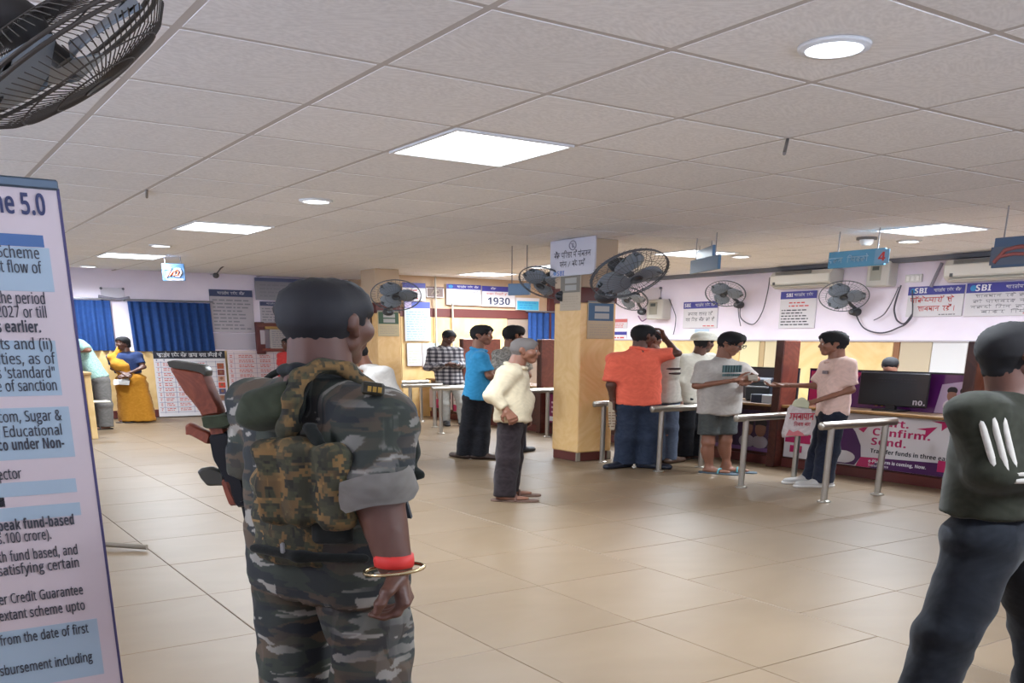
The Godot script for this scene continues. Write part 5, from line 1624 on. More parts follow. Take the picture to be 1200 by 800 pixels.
	obj("face", MB.new().ball(V(-0.1, 0.08, 0.014), V(0.08, 0.09, 0.01), 9), hexm("96604e"), p)
	obj("hair", MB.new().ball(V(-0.05, 0.06, 0.013), V(0.1, 0.14, 0.008), 9), hexm("33202c"), p)
	obj("ink_block", MB.new().box(V(0.3, 0.08, 0.014), V(0.26, 0.13, 0.004)).box(V(0.32, -0.06, 0.014), V(0.26, 0.05, 0.004)), hexm("4a4062"), p)
	p = notice("counter_poster", "white poster with magenta lower edge on the counter behind the checked man's legs", "poster", V(10.14, 0.38, -17.2), -90.0, 0.5, 0.42, white, null, 0.0, 0.012)
	obj("magenta_edge", MB.new().prism(PackedVector2Array([V2(-0.24, -0.06), V2(0.24, -0.1), V2(0.24, -0.2), V2(-0.24, -0.2)]), 0.012, 0.016), mag, p)
	print_lines(p, -0.2, 0.2, 0.16, 0.0, 3, hexm("b36a84"), 0.013, 71)
	p = notice("counter_poster", "magenta and white poster strip low on the counter beside the old man in cream", "poster", V(10.14, 0.45, -13.6), -90.0, 0.8, 0.5, hexm("7d2450", 0.4), null, 0.0, 0.012)
	sheet(p, "white_strip", 0.0, -0.18, 0.8, 0.08, white, 0.013)
	print_lines(p, -0.3, 0.3, 0.15, -0.1, 3, hexm("d8b9c8"), 0.013, 72)
	# screens of glossy board standing on the ledges
	var pur := mat("purple gloss", Color("5a2266"), 0.2)
	p = notice("ledge_board", "glossy purple and magenta advertising board standing on the counter ledge", "advertising board", V(10.52, 1.06, -7.27), -90.0, 2.46, 0.47, pur, hexm("17131c", 0.3), 0.022, 0.014)
	obj("magenta_field", MB.new().prism(PackedVector2Array([V2(-1.2, 0.2), V2(-0.4, 0.2), V2(-0.75, -0.23), V2(-1.2, -0.23)]), 0.014, 0.017), mag, p)
	obj("pale_field", MB.new().prism(PackedVector2Array([V2(0.72, 0.1), V2(1.22, 0.18), V2(1.22, -0.23), V2(0.66, -0.23)]), 0.014, 0.017), hexm("b9a5c4", 0.3), p)
	for x in [0.86, 1.02]:
		var fc := obj("face", MB.new().ball(V(x, -0.02, 0.019), V(0.06, 0.07, 0.008), 9), hexm("9c7263"), p)
		obj("hair", MB.new().ball(V(x, 0.035, 0.018), V(0.066, 0.045, 0.008), 9), hexm("221c24"), fc)
		obj("shirt", MB.new().ball(V(x, -0.14, 0.018), V(0.1, 0.07, 0.007), 9), hexm("d3cbd2"), fc)
	obj("orange_dot", MB.new().ball(V(-0.06, -0.17, 0.018), V(0.03, 0.028, 0.005), 8).ball(V(-0.14, -0.17, 0.018), V(0.03, 0.028, 0.005), 8), hexm("d9a13c"), p)
	print_lines(p, -0.0, 0.3, -0.14, -0.2, 1, hexm("d9b0c8"), 0.018, 73)
	var mo := thing("monitor", "black monitor standing before the purple board on the counter", "monitor", V(10.36, 0.827, -7.1), -90.0)
	obj("screen", MB.new().box(V(0, 0.255, 0), V(0.96, 0.4, 0.035), 0.012), mat("monitor black", Color("15131a"), 0.3), mo)
	var vents := MB.new()
	for i in 12:
		vents.box(V(-0.2 + i * 0.045, 0.38, 0.019), V(0.03, 0.012, 0.004)).box(V(-0.2 + i * 0.045, 0.345, 0.019), V(0.03, 0.008, 0.004))
	obj("vents", vents, hexm("2c2933"), mo)
	obj("neck", MB.new().box(V(0, 0.04, 0.0), V(0.14, 0.08, 0.05), 0.01), mat("monitor black", Color("15131a"), 0.3), mo)
	obj("foot", MB.new().box(V(0, 0.008, 0.0), V(0.4, 0.016, 0.22), 0.006), mat("monitor black", Color("15131a"), 0.3), mo)
	letters(mo, [["no.", 0.38, 0.12, 0.07, true, 0, 1.2]], hexm("c9c5cf"), 0.02)
	p = notice("ledge_board", "orange and white advertising board behind the man in the striped jersey", "advertising board", V(10.52, 1.25, -5.0), -90.0, 1.5, 0.83, hexm("c98f4a", 0.3), null, 0.0, 0.014)
	obj("white_shirt", MB.new().ball(V(-0.35, -0.25, 0.016), V(0.26, 0.26, 0.01), 10), hexm("cfc6cc"), p)
	obj("pink_field", MB.new().prism(PackedVector2Array([V2(-0.75, -0.1), V2(-0.55, -0.2), V2(-0.6, -0.41), V2(-0.75, -0.41)]), 0.014, 0.018), mag, p)
	p = notice("ledge_board", "clear plastic screen with dark frame on the ledge behind the grey shirted man", "screen", V(10.62, 1.06, -9.9), -90.0, 2.3, 0.45, hexm("4a4650", 0.25), hexm("17131c", 0.3), 0.022, 0.014)
	# things on the ledges
	var pr := thing("printer", "dark passbook printer on the ledge behind the grey shirted man", "printer", V(10.42, 0.827, -9.2), -90.0)
	obj("housing", MB.new().box(V(0, 0.16, 0), V(0.5, 0.32, 0.26), 0.03), hexm("2d3340", 0.4), pr)
	obj("tray", MB.new().box(V(0, 0.2, 0.14), V(0.4, 0.02, 0.08), 0.004), hexm("8a8c94", 0.4), pr)
	obj("slot", MB.new().box(V(0, 0.29, 0.131), V(0.42, 0.03, 0.01), 0.003), hexm("6d7284", 0.4), pr)
	var bx := thing("paper_packet", "white and navy paper packet on the ledge by the grey shirted man", "packet", V(10.18, 0.827, -8.93), -90.0)
	obj("wrap", MB.new().box(V(0, 0.055, 0), V(0.42, 0.11, 0.18), 0.006), hexm("c8cdd4", 0.5), bx)
	obj("label_band", MB.new().box(V(-0.1, 0.055, 0.0), V(0.2, 0.114, 0.184), 0.006), hexm("28324c", 0.5), bx)
	for i in 5:
		var o := obj("ledger_book", MB.new().box(V(0, 0.02, 0), V(0.3, 0.04, 0.4), 0.006), hexm(["7c6a58", "9c8f86", "6d2f38", "a39882", "58504c"][i]))
		o.position = V(10.35 + 0.02 * (i % 2), 0.827 + 0.0405 * (i if i < 3 else i - 3), -18.1 if i < 3 else -17.6)
		o.rotation_degrees.y = i * 5.0 - 8.0
		tag(o, ["lowest brown ledger of the pile beside the far pillar", "middle grey ledger of the pile beside the far pillar", "top maroon ledger of the pile beside the far pillar", "beige ledger by the checked man's elbow, lower of two", "dark ledger by the checked man's elbow, upper of two"][i], "book", "ledgers on the far counter")
	var hb := thing("handbag", "pink floral handbag on the far counter beside the ledgers", "bag", V(10.3, 0.835, -17.15))
	obj("pouch", MB.new().ball(V(0, 0.1, 0), V(0.14, 0.11, 0.17), 9), hexm("a8566e"), hb)
	obj("handle", MB.new().tube([V(0, 0.17, -0.1), V(0, 0.26, -0.05), V(0, 0.26, 0.05), V(0, 0.17, 0.1)], 0.012, 6), hexm("6d3a48"), hb)


static func V2(x, y) -> Vector2:
	return Vector2(x, y)


func bu(p: Vector3, base: Vector3, st: float) -> Vector3:
	var q := p - base
	return V(q.x / st, q.y, q.z / st)


func people() -> void:
	var skin := mat("skin brown", Color("8a5d49"), 0.5)
	var skin_d := mat("skin dark", Color("5f3e32"), 0.5)
	var skin_l := mat("skin light", Color("9c6e58"), 0.5)
	var navy := cloth("navy cloth", "1d2130")
	var black := cloth("black cloth", "17171c")
	var base: Vector3
	# ---- the soldier in front
	var cam1 := mat("camouflage cloth", Color(1, 1, 1), 0.9)
	tri_tex(cam1, camo([Color("353a33"), Color("544538"), Color("23272b"), Color("96918a")], [0, 0.12, 0.10, 0.37], 4, 0.55, 1.7), V(1.0, 1.0, 1.0))
	var cam2 := mat("vest camouflage", Color(1, 1, 1), 0.85)
	tri_tex(cam2, camo([Color("3d3b2b"), Color("85653a"), Color("26261f"), Color("4b4a33")], [0, 0.10, 0.14, 0.3], 14, 1.5, 1.9, 3), V(1.5, 1.5, 1.5))
	var olive := cloth("olive cloth", "3a4030")
	var strapm := cloth("dark webbing", "1e201e")
	base = B_soldier
	var p := figure("soldier in camouflage with a webbing vest, seen from behind, rifle at his left", "", B_soldier, 1.6, 1.05, J_soldier, F_soldier, T_soldier, {"near": true, "arm": 1.3, "skin": skin_d, "hair": "short", "hairmat": mat("hair soldier", Color("1b1a20"), 0.7), "head": 0.94, "fat": 0.9,
		"shirt": {"mat": cam1, "hem": 0.86, "sleeve": 0.92, "sr": 0.072, "w": 1.02, "fold": 0.014, "freq": 11.0, "collar": true}, "legs": {"mat": cam1, "waist": 1.02, "knee": 0.09, "foot": 0.08, "w": 0.92, "fold": 0.016}, "handB": {"curl": 0.8, "palm": V(-0.6, 0, -0.3)}, "feetmat": mat("boot", Color("16130f"), 0.5)})
	var sw := func(x: Vector3) -> Vector3: return bu(x, base, 1.6)
	# vest: a snug shell with pouches and shoulder straps
	var J: Array = J_soldier
	var mid: Vector3 = (J[3] + J[6]) * 0.5
	var vf := Field.new(0.03)
	for q in [0.36, 0.5, 0.66]:
		var up_: Vector3 = J[3] + (J[6] - J[3]) * q - UP * 0.24
		vf.bone(up_, V(up_.x, 0.95, up_.z).lerp((J[9] as Vector3).lerp(J[12], q), 0.5), 0.108, 0.115, V(0, 0.985, 0), V(0, -1, 0))
	put("vest", skin_mesh([[vf, 0.011, 0.012, 3, 14.0]], 1.6), cam2, p)
	var pf := Field.new(0.015)
	for q in [V(0.887, 1.255, -2.535), V(0.934, 1.261, -2.461), V(0.999, 1.252, -2.376)]:
		var c: Vector3 = sw.call(q)
		pf.bone(c + UP * 0.08, c - UP * 0.1, 0.034)
	put("pouch", skin_mesh([[pf, 0.009, 0.008, 5, 16.0]], 1.6), cam2, p)
	var sf := Field.new(0.02)
	var pts := [V(1.163, 1.503, -2.494), V(1.112, 1.549, -2.529), V(1.048, 1.559, -2.547), V(0.991, 1.532, -2.549), V(0.954, 1.473, -2.532), V(0.934, 1.395, -2.527), V(0.924, 1.289, -2.534)]
	for i in pts.size() - 1:
		sf.bone(sw.call(pts[i]), sw.call(pts[i + 1]), 0.017)
	put("shoulder_strap", skin_mesh([[sf, 0.008, 0.004, 5, 20.0]], 1.6), cam2, p)
	for rim in [V(-0.017, 0.004, -0.03), V(0.02, -0.004, 0.02)]:
		var tp := []
		for q in pts:
			tp.append(q + rim - base)
		obj("strap_piping", MB.new().tube(tp, 0.006, 6), strapm, p)
	var wf := Field.new(0.02)
	for q in [[V(0.957, 1.402, -2.428), V(1.014, 1.243, -2.366)], [V(0.975, 1.296, -2.434), V(0.969, 1.087, -2.438)], [V(1.007, 1.297, -2.413), V(1.001, 1.087, -2.416)], [V(1.038, 1.297, -2.391), V(1.034, 1.088, -2.394)]]:
		wf.bone(sw.call(q[0]), sw.call(q[1]), 0.013)
	wf.bone(sw.call(V(0.881, 1.018, -2.731)), sw.call(V(0.942, 1.024, -2.522)), 0.014)
	wf.bone(sw.call(V(0.942, 1.024, -2.522)), sw.call(V(1.093, 1.02, -2.421)), 0.014)
	put("webbing", skin_mesh([[wf, 0.007]], 1.6), strapm, p)
	obj("buckle", MB.new(Transform3D(Basis(UP, -0.59), V(0.878, 1.064, -2.487) - base)).box(Vector3.ZERO, V(0.012, 0.03, 0.012), 0.003), hexm("8c8c8c", 0.3), p)
	var of := Field.new(0.03)
	of.bone(sw.call(V(0.915, 1.457, -2.685)), sw.call(V(0.961, 1.479, -2.605)), 0.036)
	of.bone(sw.call(V(0.899, 1.408, -2.695)), sw.call(V(0.941, 1.433, -2.595)), 0.036)
	put("back_pouch", skin_mesh([[of, 0.01, 0.006, 8, 12.0]], 1.6), olive, p)
	# rolled cuff
	var cu := MB.new()
	var rings := []
	for q in [[V(1.094, 1.279, -2.348), 1.0], [V(1.098, 1.263, -2.346), 1.06], [V(1.108, 1.211, -2.339), 1.1], [V(1.109, 1.196, -2.338), 1.0], [V(1.106, 1.215, -2.34), 0.8]]:
		var c: Vector3 = q[0] - base
		var ring := PackedVector3Array()
		for i in 28:
			var a := TAU * i / 28
			ring.append(c + (V(0.831, 0.19, 0.556) * cos(a) + V(0.556, 0.0, -0.831) * sin(a)) * 0.107 * q[1] + V(0, 0.006 * sin(a * 3.0), 0))
		rings.append(ring)
	obj("rolled_cuff", cu.loft(rings, false), cloth("grey cuff cloth", "746f69"), p)
	# wrist thread, bangle, epaulette, ear stud
	var wj: Vector3 = (J[8] as Vector3).lerp(J[7], 0.06)
	var wr := V(wj.x * 1.6, wj.y, wj.z * 1.6)
	var band := []
	var bang := []
	for i in 24:
		var a := TAU * i / 24
		var e := V(0.831, -0.02, 0.556) * cos(a) * 0.053 + V(0.556, 0, -0.831) * sin(a) * 0.053
		band.append(wr + e + V(0, 0.008, 0))
		bang.append(wr + e * 1.22 + V(0.831, 0.5, 0.556) * 0.02 * cos(a) + V(0, -0.02, 0))
	var wide := []
	for hh in [[-0.018, 0.9], [-0.016, 1.06], [0.0, 1.09], [0.016, 1.06], [0.018, 0.9]]:
		var ring := PackedVector3Array()
		for q in band:
			ring.append(wr + (q - wr) * V(hh[1], 1, hh[1]) + UP * hh[0])
		wide.append(ring)
	obj("wrist_thread", MB.new().loft(wide, false), mat("red thread", Color("d8342e"), 0.6), p)
	obj("bangle", MB.new().tube(bang, 0.0055, 8, true), mat("brass", Color("c8b48c"), 0.25, 0.9), p)
	var ep := obj("epaulette", MB.new(Transform3D(Basis(UP, -0.59) * Basis(V(0, 0, 1), -0.12), V(1.119, 1.502, -2.362) - base)).box(Vector3.ZERO, V(0.062, 0.034, 0.03), 0.006), hexm("2b2618"), p)
	obj("epaulette_letters", MB.new(Transform3D(Basis(UP, -0.59) * Basis(V(0, 0, 1), -0.12), V(1.114, 1.501, -2.341) - base)).box(V(-0.014, 0, 0), V(0.01, 0.014, 0.004)).box(V(0.0, 0.0, 0), V(0.01, 0.014, 0.004)).box(V(0.014, 0, 0), V(0.01, 0.014, 0.004)), hexm("a5812f"), ep)
	# gear hanging at his front
	var gf := Field.new(0.03)
	gf.bone(sw.call(V(1.337, 1.355, -2.655)), sw.call(V(1.349, 1.288, -2.647)), 0.035)
	gf.bone(sw.call(V(1.327, 1.392, -2.698)), sw.call(V(1.339, 1.258, -2.689)), 0.04)
	gf.bone(sw.call(V(1.343, 1.229, -2.651)), sw.call(V(1.374, 1.221, -2.606)), 0.018)
	put("front_pouch", skin_mesh([[gf, 0.009]], 1.6), cloth("black green cloth", "191d1a"), p)
	obj("front_flap", MB.new(Transform3D(Basis(UP, -0.59), V(1.322, 1.134, -2.605) - base)).prism(PackedVector2Array([V2(-0.03, 0.04), V2(0.005, 0.045), V2(0.028, -0.045), V2(-0.03, -0.035)]), -0.02, 0.02), mat("navy flap", Color("1c2430"), 0.7), p)
	# rifle, muzzle down at his left side
	var rf := thing("rifle", "wood-stocked assault rifle slung muzzle down on the soldier's left", "rifle", V(0.912, 1.293, -3.144), -33.78)
	var rwood := mat("rifle wood", Color(1, 1, 1), 0.45)
	tri_tex(rwood, mottle(Color("6e3424"), Color("85452f"), 0.05, 95, 3.0, 0.5, 128), V(3, 3, 3))
	var steel := mat("gun steel", Color("24262a"), 0.35, 0.5)
	obj("stock", round_prism(PackedVector2Array([V2(-0.1329, 0.2545), V2(-0.0143, 0.2418), V2(-0.0049, 0.2231), V2(0.037, 0.0951), V2(-0.0323, 0.0808), V2(-0.0379, 0.0974), V2(-0.0802, 0.1548), V2(-0.0904, 0.1657)]), 0.034, 0.016), rwood, rf)
	obj("butt_plate", round_prism(PackedVector2Array([V2(-0.1345, 0.2652), V2(-0.1118, 0.2693), V2(-0.0158, 0.2552), V2(-0.0008, 0.2365), V2(-0.004, 0.2177), V2(-0.021, 0.2297), V2(-0.1282, 0.2465)]), 0.036, 0.006), mat("butt metal", Color("4a4842"), 0.4, 0.5), rf)
	obj("stock_wrap", round_prism(PackedVector2Array([V2(-0.0395, 0.0946), V2(0.0405, 0.1034), V2(0.0674, 0.087), V2(0.0627, 0.0647), V2(0.033, 0.0506), V2(-0.035, 0.053)]), 0.042, 0.008), olive, rf)
	obj("stock_neck", round_prism(PackedVector2Array([V2(-0.0228, 0.0614), V2(0.0314, 0.0646), V2(0.0396, 0.0283), V2(-0.0151, 0.0224)]), 0.026, 0.008), rwood, rf)
	obj("pistol_grip", round_prism(PackedVector2Array([V2(-0.0996, 0.061), V2(-0.0816, 0.0708), V2(-0.0112, 0.0336), V2(-0.0231, -0.003), V2(-0.0884, 0.0303), V2(-0.1013, 0.0303)]), 0.024, 0.008), rwood, rf)
	obj("receiver", round_prism(PackedVector2Array([V2(-0.0212, 0.0363), V2(0.0439, 0.0451), V2(0.0715, 0.0004), V2(0.1008, -0.2062), V2(0.0536, -0.2124), V2(0.0106, -0.1052), V2(-0.0156, -0.0454)]), 0.03, 0.008), steel, rf)
	obj("receiver_cover", round_prism(PackedVector2Array([V2(0.0344, 0.0339), V2(0.0567, 0.0284), V2(0.0879, -0.1858), V2(0.0668, -0.1947)]), 0.036, 0.006), steel, rf)
	obj("magazine", round_prism(PackedVector2Array([V2(-0.0746, -0.0914), V2(-0.062, -0.0799), V2(-0.024, -0.0739), V2(0.0174, -0.0937), V2(0.0194, -0.1369), V2(-0.0446, -0.1402), V2(-0.0653, -0.1143)]), 0.02, 0.008), mat("magazine", Color("3b3a34"), 0.4), rf)
	obj("hand_guard", round_prism(PackedVector2Array([V2(0.007, -0.1139), V2(0.0385, -0.1165), V2(0.0573, -0.2036), V2(0.0308, -0.2067), V2(0.014, -0.1659)]), 0.03, 0.007), rwood, rf)
	obj("barrel", MB.new().tube([p3(V2(0.0721, -0.2006)), p3(V2(0.0825, -0.2891)), p3(V2(0.0948, -0.3943))], 0.011, 10), steel, rf)
	obj("sling", MB.new().tube([p3(V2(0.0265, 0.0729)) + V(0, 0, 0.03), p3(V2(0.0832, 0.1394)) + V(0, 0, -0.02), p3(V2(0.1739, 0.2215)) + V(0, 0, -0.1), p3(V2(0.2745, 0.2623)) + V(0, 0, -0.02)], 0.012, 6), strapm, rf)
	# ---- man in the striped jersey
	base = B_jersey
	p = figure("man in a dark green jersey with three white sleeve stripes, cut by the right edge", "", B_jersey, 1.6, 1.02, J_jersey, F_jersey, T_jersey, {"near": true, "skin": skin_d, "hair": "crop", "head": 1.03, "shirt": {"mat": cloth("jersey cloth", "26271e"), "hem": 0.93, "sleeve": 1.9, "sr": 0.078, "w": 1.12, "fold": 0.008},
		"legs": {"mat": cloth("slate trousers", "171a21"), "waist": 1.0, "knee": 0.09, "foot": 0.08, "w": 1.12, "fold": 0.014}, "feetmat": mat("dark shoe", Color("1c1c20"), 0.5)})
	J = J_jersey
	for seg in [[3, 4, 0.072, 0.062, 0.05, 0.97], [4, 5, 0.062, 0.05, 0.06, 0.8]]:
		var a: Vector3 = J[seg[0]]
		var e: Vector3 = J[seg[1]]
		var ax := (e - a).normalized()
		var toward := V(-0.556, 0.25, 0.831)
		toward = (toward - ax * toward.dot(ax)).normalized()
		var sd := ax.cross(toward)
		for off in [-0.42, 0.0, 0.42]:
			var ps := []
			for i in 9:
				var w := lerpf(seg[4], seg[5], i / 8.0)
				var q: Vector3 = a.lerp(e, w) + (toward * cos(off) + sd * sin(off)) * (lerpf(seg[2], seg[3], w) - 0.003)
				ps.append(V(q.x * 1.6, q.y, q.z * 1.6))
			obj("sleeve_stripe", MB.new().tube(ps, 0.0135, 8), cloth("white stripe cloth", "b9b3ac"), p)
	# ---- old man in cream
	p = figure("grey-haired old man in a loose cream shirt, hand in pocket, wearing sandals", "", B_cream, 1.62, 1, J_cream, F_cream, T_cream, {"skin": skin, "hair": "thin", "hairmat": mat("hair grey", Color("6d6663"), 0.8), "shirt": {"mat": cloth("cream cloth", "dccdae"), "hem": 0.82, "sleeve": 1.85, "sr": 0.078, "w": 1.12, "belly": 0.05, "fold": 0.016, "collar": true}, "handA": {"dir": V(0.35, -0.9, 0.25), "palm": V(0, -0.2, -0.9), "curl": 0.4},
		"legs": {"mat": cloth("brown trousers", "2b2326"), "knee": 0.088, "foot": 0.086, "fold": 0.012}, "feet": "sandal", "feetmat": mat("sandal strap", Color("6d4a3e"), 0.6), "solemat": mat("sandal sole", Color("6a5145"), 0.8)})
	# ---- boy in blue
	p = figure("young man in a bright blue polo shirt looking over his shoulder to the right", "", B_blue, 1.62, 1, J_blue, F_blue, T_blue, {"skin": skin, "hair": "full", "shirt": {"mat": cloth("blue polo cloth", "3896cb"), "hem": 0.83, "sleeve": 0.75, "sr": 0.074, "collar": true, "fold": 0.010}, "legs": {"mat": black, "knee": 0.09, "foot": 0.092, "w": 1.04}, "feetmat": mat("tan shoe", Color("3a2a24"), 0.5)})
	# ---- man in checks
	var chk := mat("check cloth", Color(1, 1, 1), 0.9)
	var ci := Image.create(128, 128, false, Image.FORMAT_RGB8)
	for y in 128:
		for x in 128:
			var a := int(x % 32 < 15) + int(y % 32 < 15)
			ci.set_pixel(x, y, [Color("b9b4b4"), Color("605c62"), Color("22202a")][a])
	tri_tex(chk, ci, V(2.6, 3.6, 2.6))
	p = figure("man in a black and white checked shirt looking down at his hands", "", B_check, 1.62, 1.02, J_check, F_check, T_check, {"skin": skin_d, "hair": "short", "shirt": {"mat": chk, "hem": 0.80, "sleeve": 1.85, "sr": 0.07, "collar": true}, "legs": {"mat": cloth("pale trousers", "a9a69f"), "knee": 0.075, "foot": 0.07}, "feetmat": mat("dark shoe", Color("1c1c20"), 0.5)})
	# ---- man in a printed shirt
	var fl := mat("leafy cloth", Color(1, 1, 1), 0.9)
	tri_tex(fl, camo([Color("9a948c"), Color("6d6a66"), Color("b9b3aa")], [0, 0.08, 0.2], 33, 1.4, 1.4), V(2.4, 2.4, 2.4))
	p = figure("man with thick black hair in a grey leaf-printed shirt behind the old man in cream", "", B_floral, 1.62, 1.03, J_floral, F_floral, T_floral, {"skin": skin, "hair": "full", "shirt": {"mat": fl, "hem": 0.82, "sleeve": 0.7, "collar": true}, "legs": {"mat": navy}, "feetmat": mat("dark shoe", Color("1c1c20"), 0.5)})
	# ---- man in orange
	p = figure("man in a coral orange shirt seen from behind, one hand raised to his face", "", B_orange, 1.62, 1.09, J_orange, F_orange, T_orange, {"skin": skin_d, "hair": "short", "head": 1.02, "shirt": {"mat": cloth("coral cloth", "fb7259"), "hem": 0.83, "sleeve": 0.86, "sr": 0.08, "w": 1.08, "collar": true, "fold": 0.014},
		"legs": {"mat": cloth("denim", "2b3447"), "w": 1.12, "knee": 0.098, "foot": 0.088}, "handB": {"dir": V(-0.3, 0.9, -0.1), "palm": V(-0.6, 0, -0.5), "curl": 0.7}, "feetmat": mat("navy shoe", Color("1d2230"), 0.5)})
	# ---- striped sleeve
	base = B_striped
	p = figure("person in a white T-shirt with dark sleeve stripes, hidden behind the man in orange", "", B_striped, 1.62, 1, J_striped, F_striped, T_striped, {"skin": skin, "hair": "short", "shirt": {"mat": cloth("off white cloth", "c9c2b6"), "hem": 0.84, "sleeve": 0.75, "sr": 0.074}, "legs": {"mat": cloth("grey denim", "4c5566"), "w": 0.93}, "feetmat": mat("brown shoe", Color("4a3428"), 0.5)})
	J = J_striped
	for s in [0.42, 0.6]:
		var c: Vector3 = (J[6] as Vector3).lerp(J[7], s)
		var ring := []
		for i in 20:
			ring.append(V((c.x + cos(TAU * i / 20) * 0.073) * 1.62, c.y, (c.z + sin(TAU * i / 20) * 0.073) * 1.62))
		obj("sleeve_band", MB.new().tube(ring, 0.014, 6, true), mat("dark band", Color("3a2a2a"), 0.8), p)
	# ---- man in a white cap
	base = B_cap
	p = figure("man in a white skullcap and white shirt facing the counter", "", B_cap, 1.62, 1, J_cap, F_cap, T_cap, {"skin": skin_d, "hair": "crop", "shirt": {"mat": cloth("white cloth", "d3cdbf"), "hem": 0.80, "sleeve": 1.8, "sr": 0.08, "w": 1.08}, "legs": {"mat": black, "w": 1.1, "knee": 0.09, "foot": 0.085}, "feet": "sandal"})
	J = J_cap
	var b := head_axes(F_cap)
	var kf := Field.new(0.02)
	kf.bone(J[0] + b * V(0, 0.055, -0.036), J[0] + b * V(0, 0.06, 0.025), 0.1, 0.096, J[0] + b * V(0, 0.035, 0), b * V(0, -1, 0.1))
	put("cap", skin_mesh([[kf, 0.008]], 1.62), cloth("cap cloth", "e0dccd"), p)
	# ---- man in grey
	base = B_grey
	p = figure("man in glasses, a pale grey printed T-shirt and dark shorts, counting papers", "", B_grey, 1.62, 1.06, J_grey, F_grey, T_grey, {"skin": skin, "hair": "full", "shirt": {"mat": cloth("pale grey cloth", "b7b0a9"), "hem": 0.745, "sleeve": 0.92, "sr": 0.074, "w": 1.07, "belly": 0.05, "fold": 0.011},
		"legs": {"mat": cloth("shorts cloth", "4a4d4c"), "hem": 0.49, "w": 0.98}, "handA": {"dir": V(0.9, 0.2, 0.3), "palm": V(0, 0.6, 0.6), "curl": 0.8}, "feet": "slipper", "feetmat": mat("teal strap", Color("4f8f95"), 0.6), "solemat": mat("slipper sole", Color("4d5a63"), 0.8)})
	J = J_grey
	b = head_axes(F_grey)
	var G := func(x, y, z) -> Vector3:
		var q: Vector3 = J[0] + b * (V(x, y, z) * 1.06)
		return V(q.x * 1.62, q.y, q.z * 1.62)
	var gm := MB.new()
	for s in [-1, 1]:
		var ring := []
		for i in 16:
			ring.append(G.call(s * 0.036 + 0.028 * cos(TAU * i / 16), 0.006 + 0.021 * sin(TAU * i / 16), 0.102))
		gm.tube(ring, 0.004, 6, true)
		gm.tube([G.call(s * 0.064, 0.01, 0.1), G.call(s * 0.082, 0.012, 0.04), G.call(s * 0.088, 0.006, -0.02)], 0.004, 6)
	gm.tube([G.call(-0.009, 0.008, 0.103), G.call(0.009, 0.008, 0.103)], 0.004, 6)
	obj("glasses", gm, mat("glasses frame", Color("1a1a1e"), 0.4), p)
	var cp := MB.new(Transform3D(Basis(UP, -0.1), V(8.83, 1.309, -8.332) - base))
	for i in 7:
		cp.box(V(-0.132 + i * 0.044, 0, 0.0), V(0.028, 0.085, 0.03), 0.003)
	for i in 9:
		cp.box(V(-0.132 + i * 0.033, -0.075, 0.0), V(0.016, 0.03, 0.03), 0.002)
	obj("chest_print", cp, mat("shirt print", Color("4d6668"), 0.8), p)
	# ---- boy in pink
	p = figure("boy in a pale pink polo shirt and navy trousers reaching a slip towards the counter", "", B_pink, 1.62, 1.02, J_pink, F_pink, T_pink, {"skin": skin, "hair": "full", "shirt": {"mat": cloth("pale pink cloth", "e2bfb2"), "hem": 0.82, "sleeve": 0.82, "sr": 0.08, "collar": true, "fold": 0.012}, "legs": {"mat": navy, "knee": 0.088, "foot": 0.085, "w": 1.05}, "handB": {"curl": 0.45, "palm": V(0, 0.8, 0.3)},
		"feetmat": mat("white shoe", Color("b5b1ad"), 0.6), "sole": mat("shoe sole", Color("cfcac4"), 0.6)})
	obj("chest_badge", MB.new(Transform3D(Basis(UP, -1.9), V(8.984, 1.304, -7.056) - B_pink)).box(Vector3.ZERO, V(0.08, 0.035, 0.03), 0.004), hexm("7d6f72"), p)
	# ---- woman in a sari
	base = B_woman
	var sari := cloth("sari cloth", "b67a22")
	p = figure("woman in a mustard yellow sari holding papers near the curtained wall", "", B_woman, 1.62, 0.96, J_woman, F_woman, T_woman, {"skin": skin_d, "hair": "long", "shirt": {"mat": cloth("blouse cloth", "2b3a63"), "hem": 0.95, "sleeve": 0.7, "w": 1.0}, "feet": "sandal"})
	J = J_woman
	var fv: Vector3 = F_woman
	var ff := V(fv.x, 0, fv.z).normalized()
	var wf2 := Field.new(0.05)
	var pel: Vector3 = J[2]
	wf2.bone(pel + UP * 0.1 - (J[12] - J[9]) * 0.5, V(pel.x, 0.0, pel.z) - (J[12] - J[9]) * 0.6, 0.12, 0.13, V(0, 0.03, 0), V(0, -1, 0))
	wf2.bone(pel + UP * 0.1 + (J[12] - J[9]) * 0.5, V(pel.x, 0.0, pel.z) + (J[12] - J[9]) * 0.9, 0.12, 0.14, V(0, 0.03, 0), V(0, -1, 0))
	wf2.bone(pel + UP * 0.12, V(pel.x, 0.0, pel.z) + ff * 0.05, 0.12, 0.14, V(0, 0.03, 0), V(0, -1, 0))
	wf2.bone(J[6].lerp(J[12], 0.85) + ff * 0.07, J[3].lerp(J[6], 0.35) - UP * 0.16 + ff * 0.08, 0.09, 0.085)
	wf2.bone(J[3].lerp(J[6], 0.62) - UP * 0.2 + ff * 0.1, J[3].lerp(J[6], 0.12) + ff * 0.05 - UP * 0.03, 0.085, 0.058)
	wf2.bone(J[3].lerp(J[6], 0.12) + ff * 0.04, J[3].lerp(J[1], 0.6) + UP * 0.05, 0.055, 0.045)
	wf2.bone(J[3].lerp(J[1], 0.6) + UP * 0.05, J[0] + (J[3] - J[6]).normalized() * 0.06 - ff * 0.06 - UP * 0.03, 0.045, 0.04)
	wf2.bone(J[3] - ff * 0.05, J[12] - ff * 0.1, 0.08, 0.08)
	put("sari", skin_mesh([[wf2, 0.016, 0.022, 9, 13.0]], 1.62), sari, p)
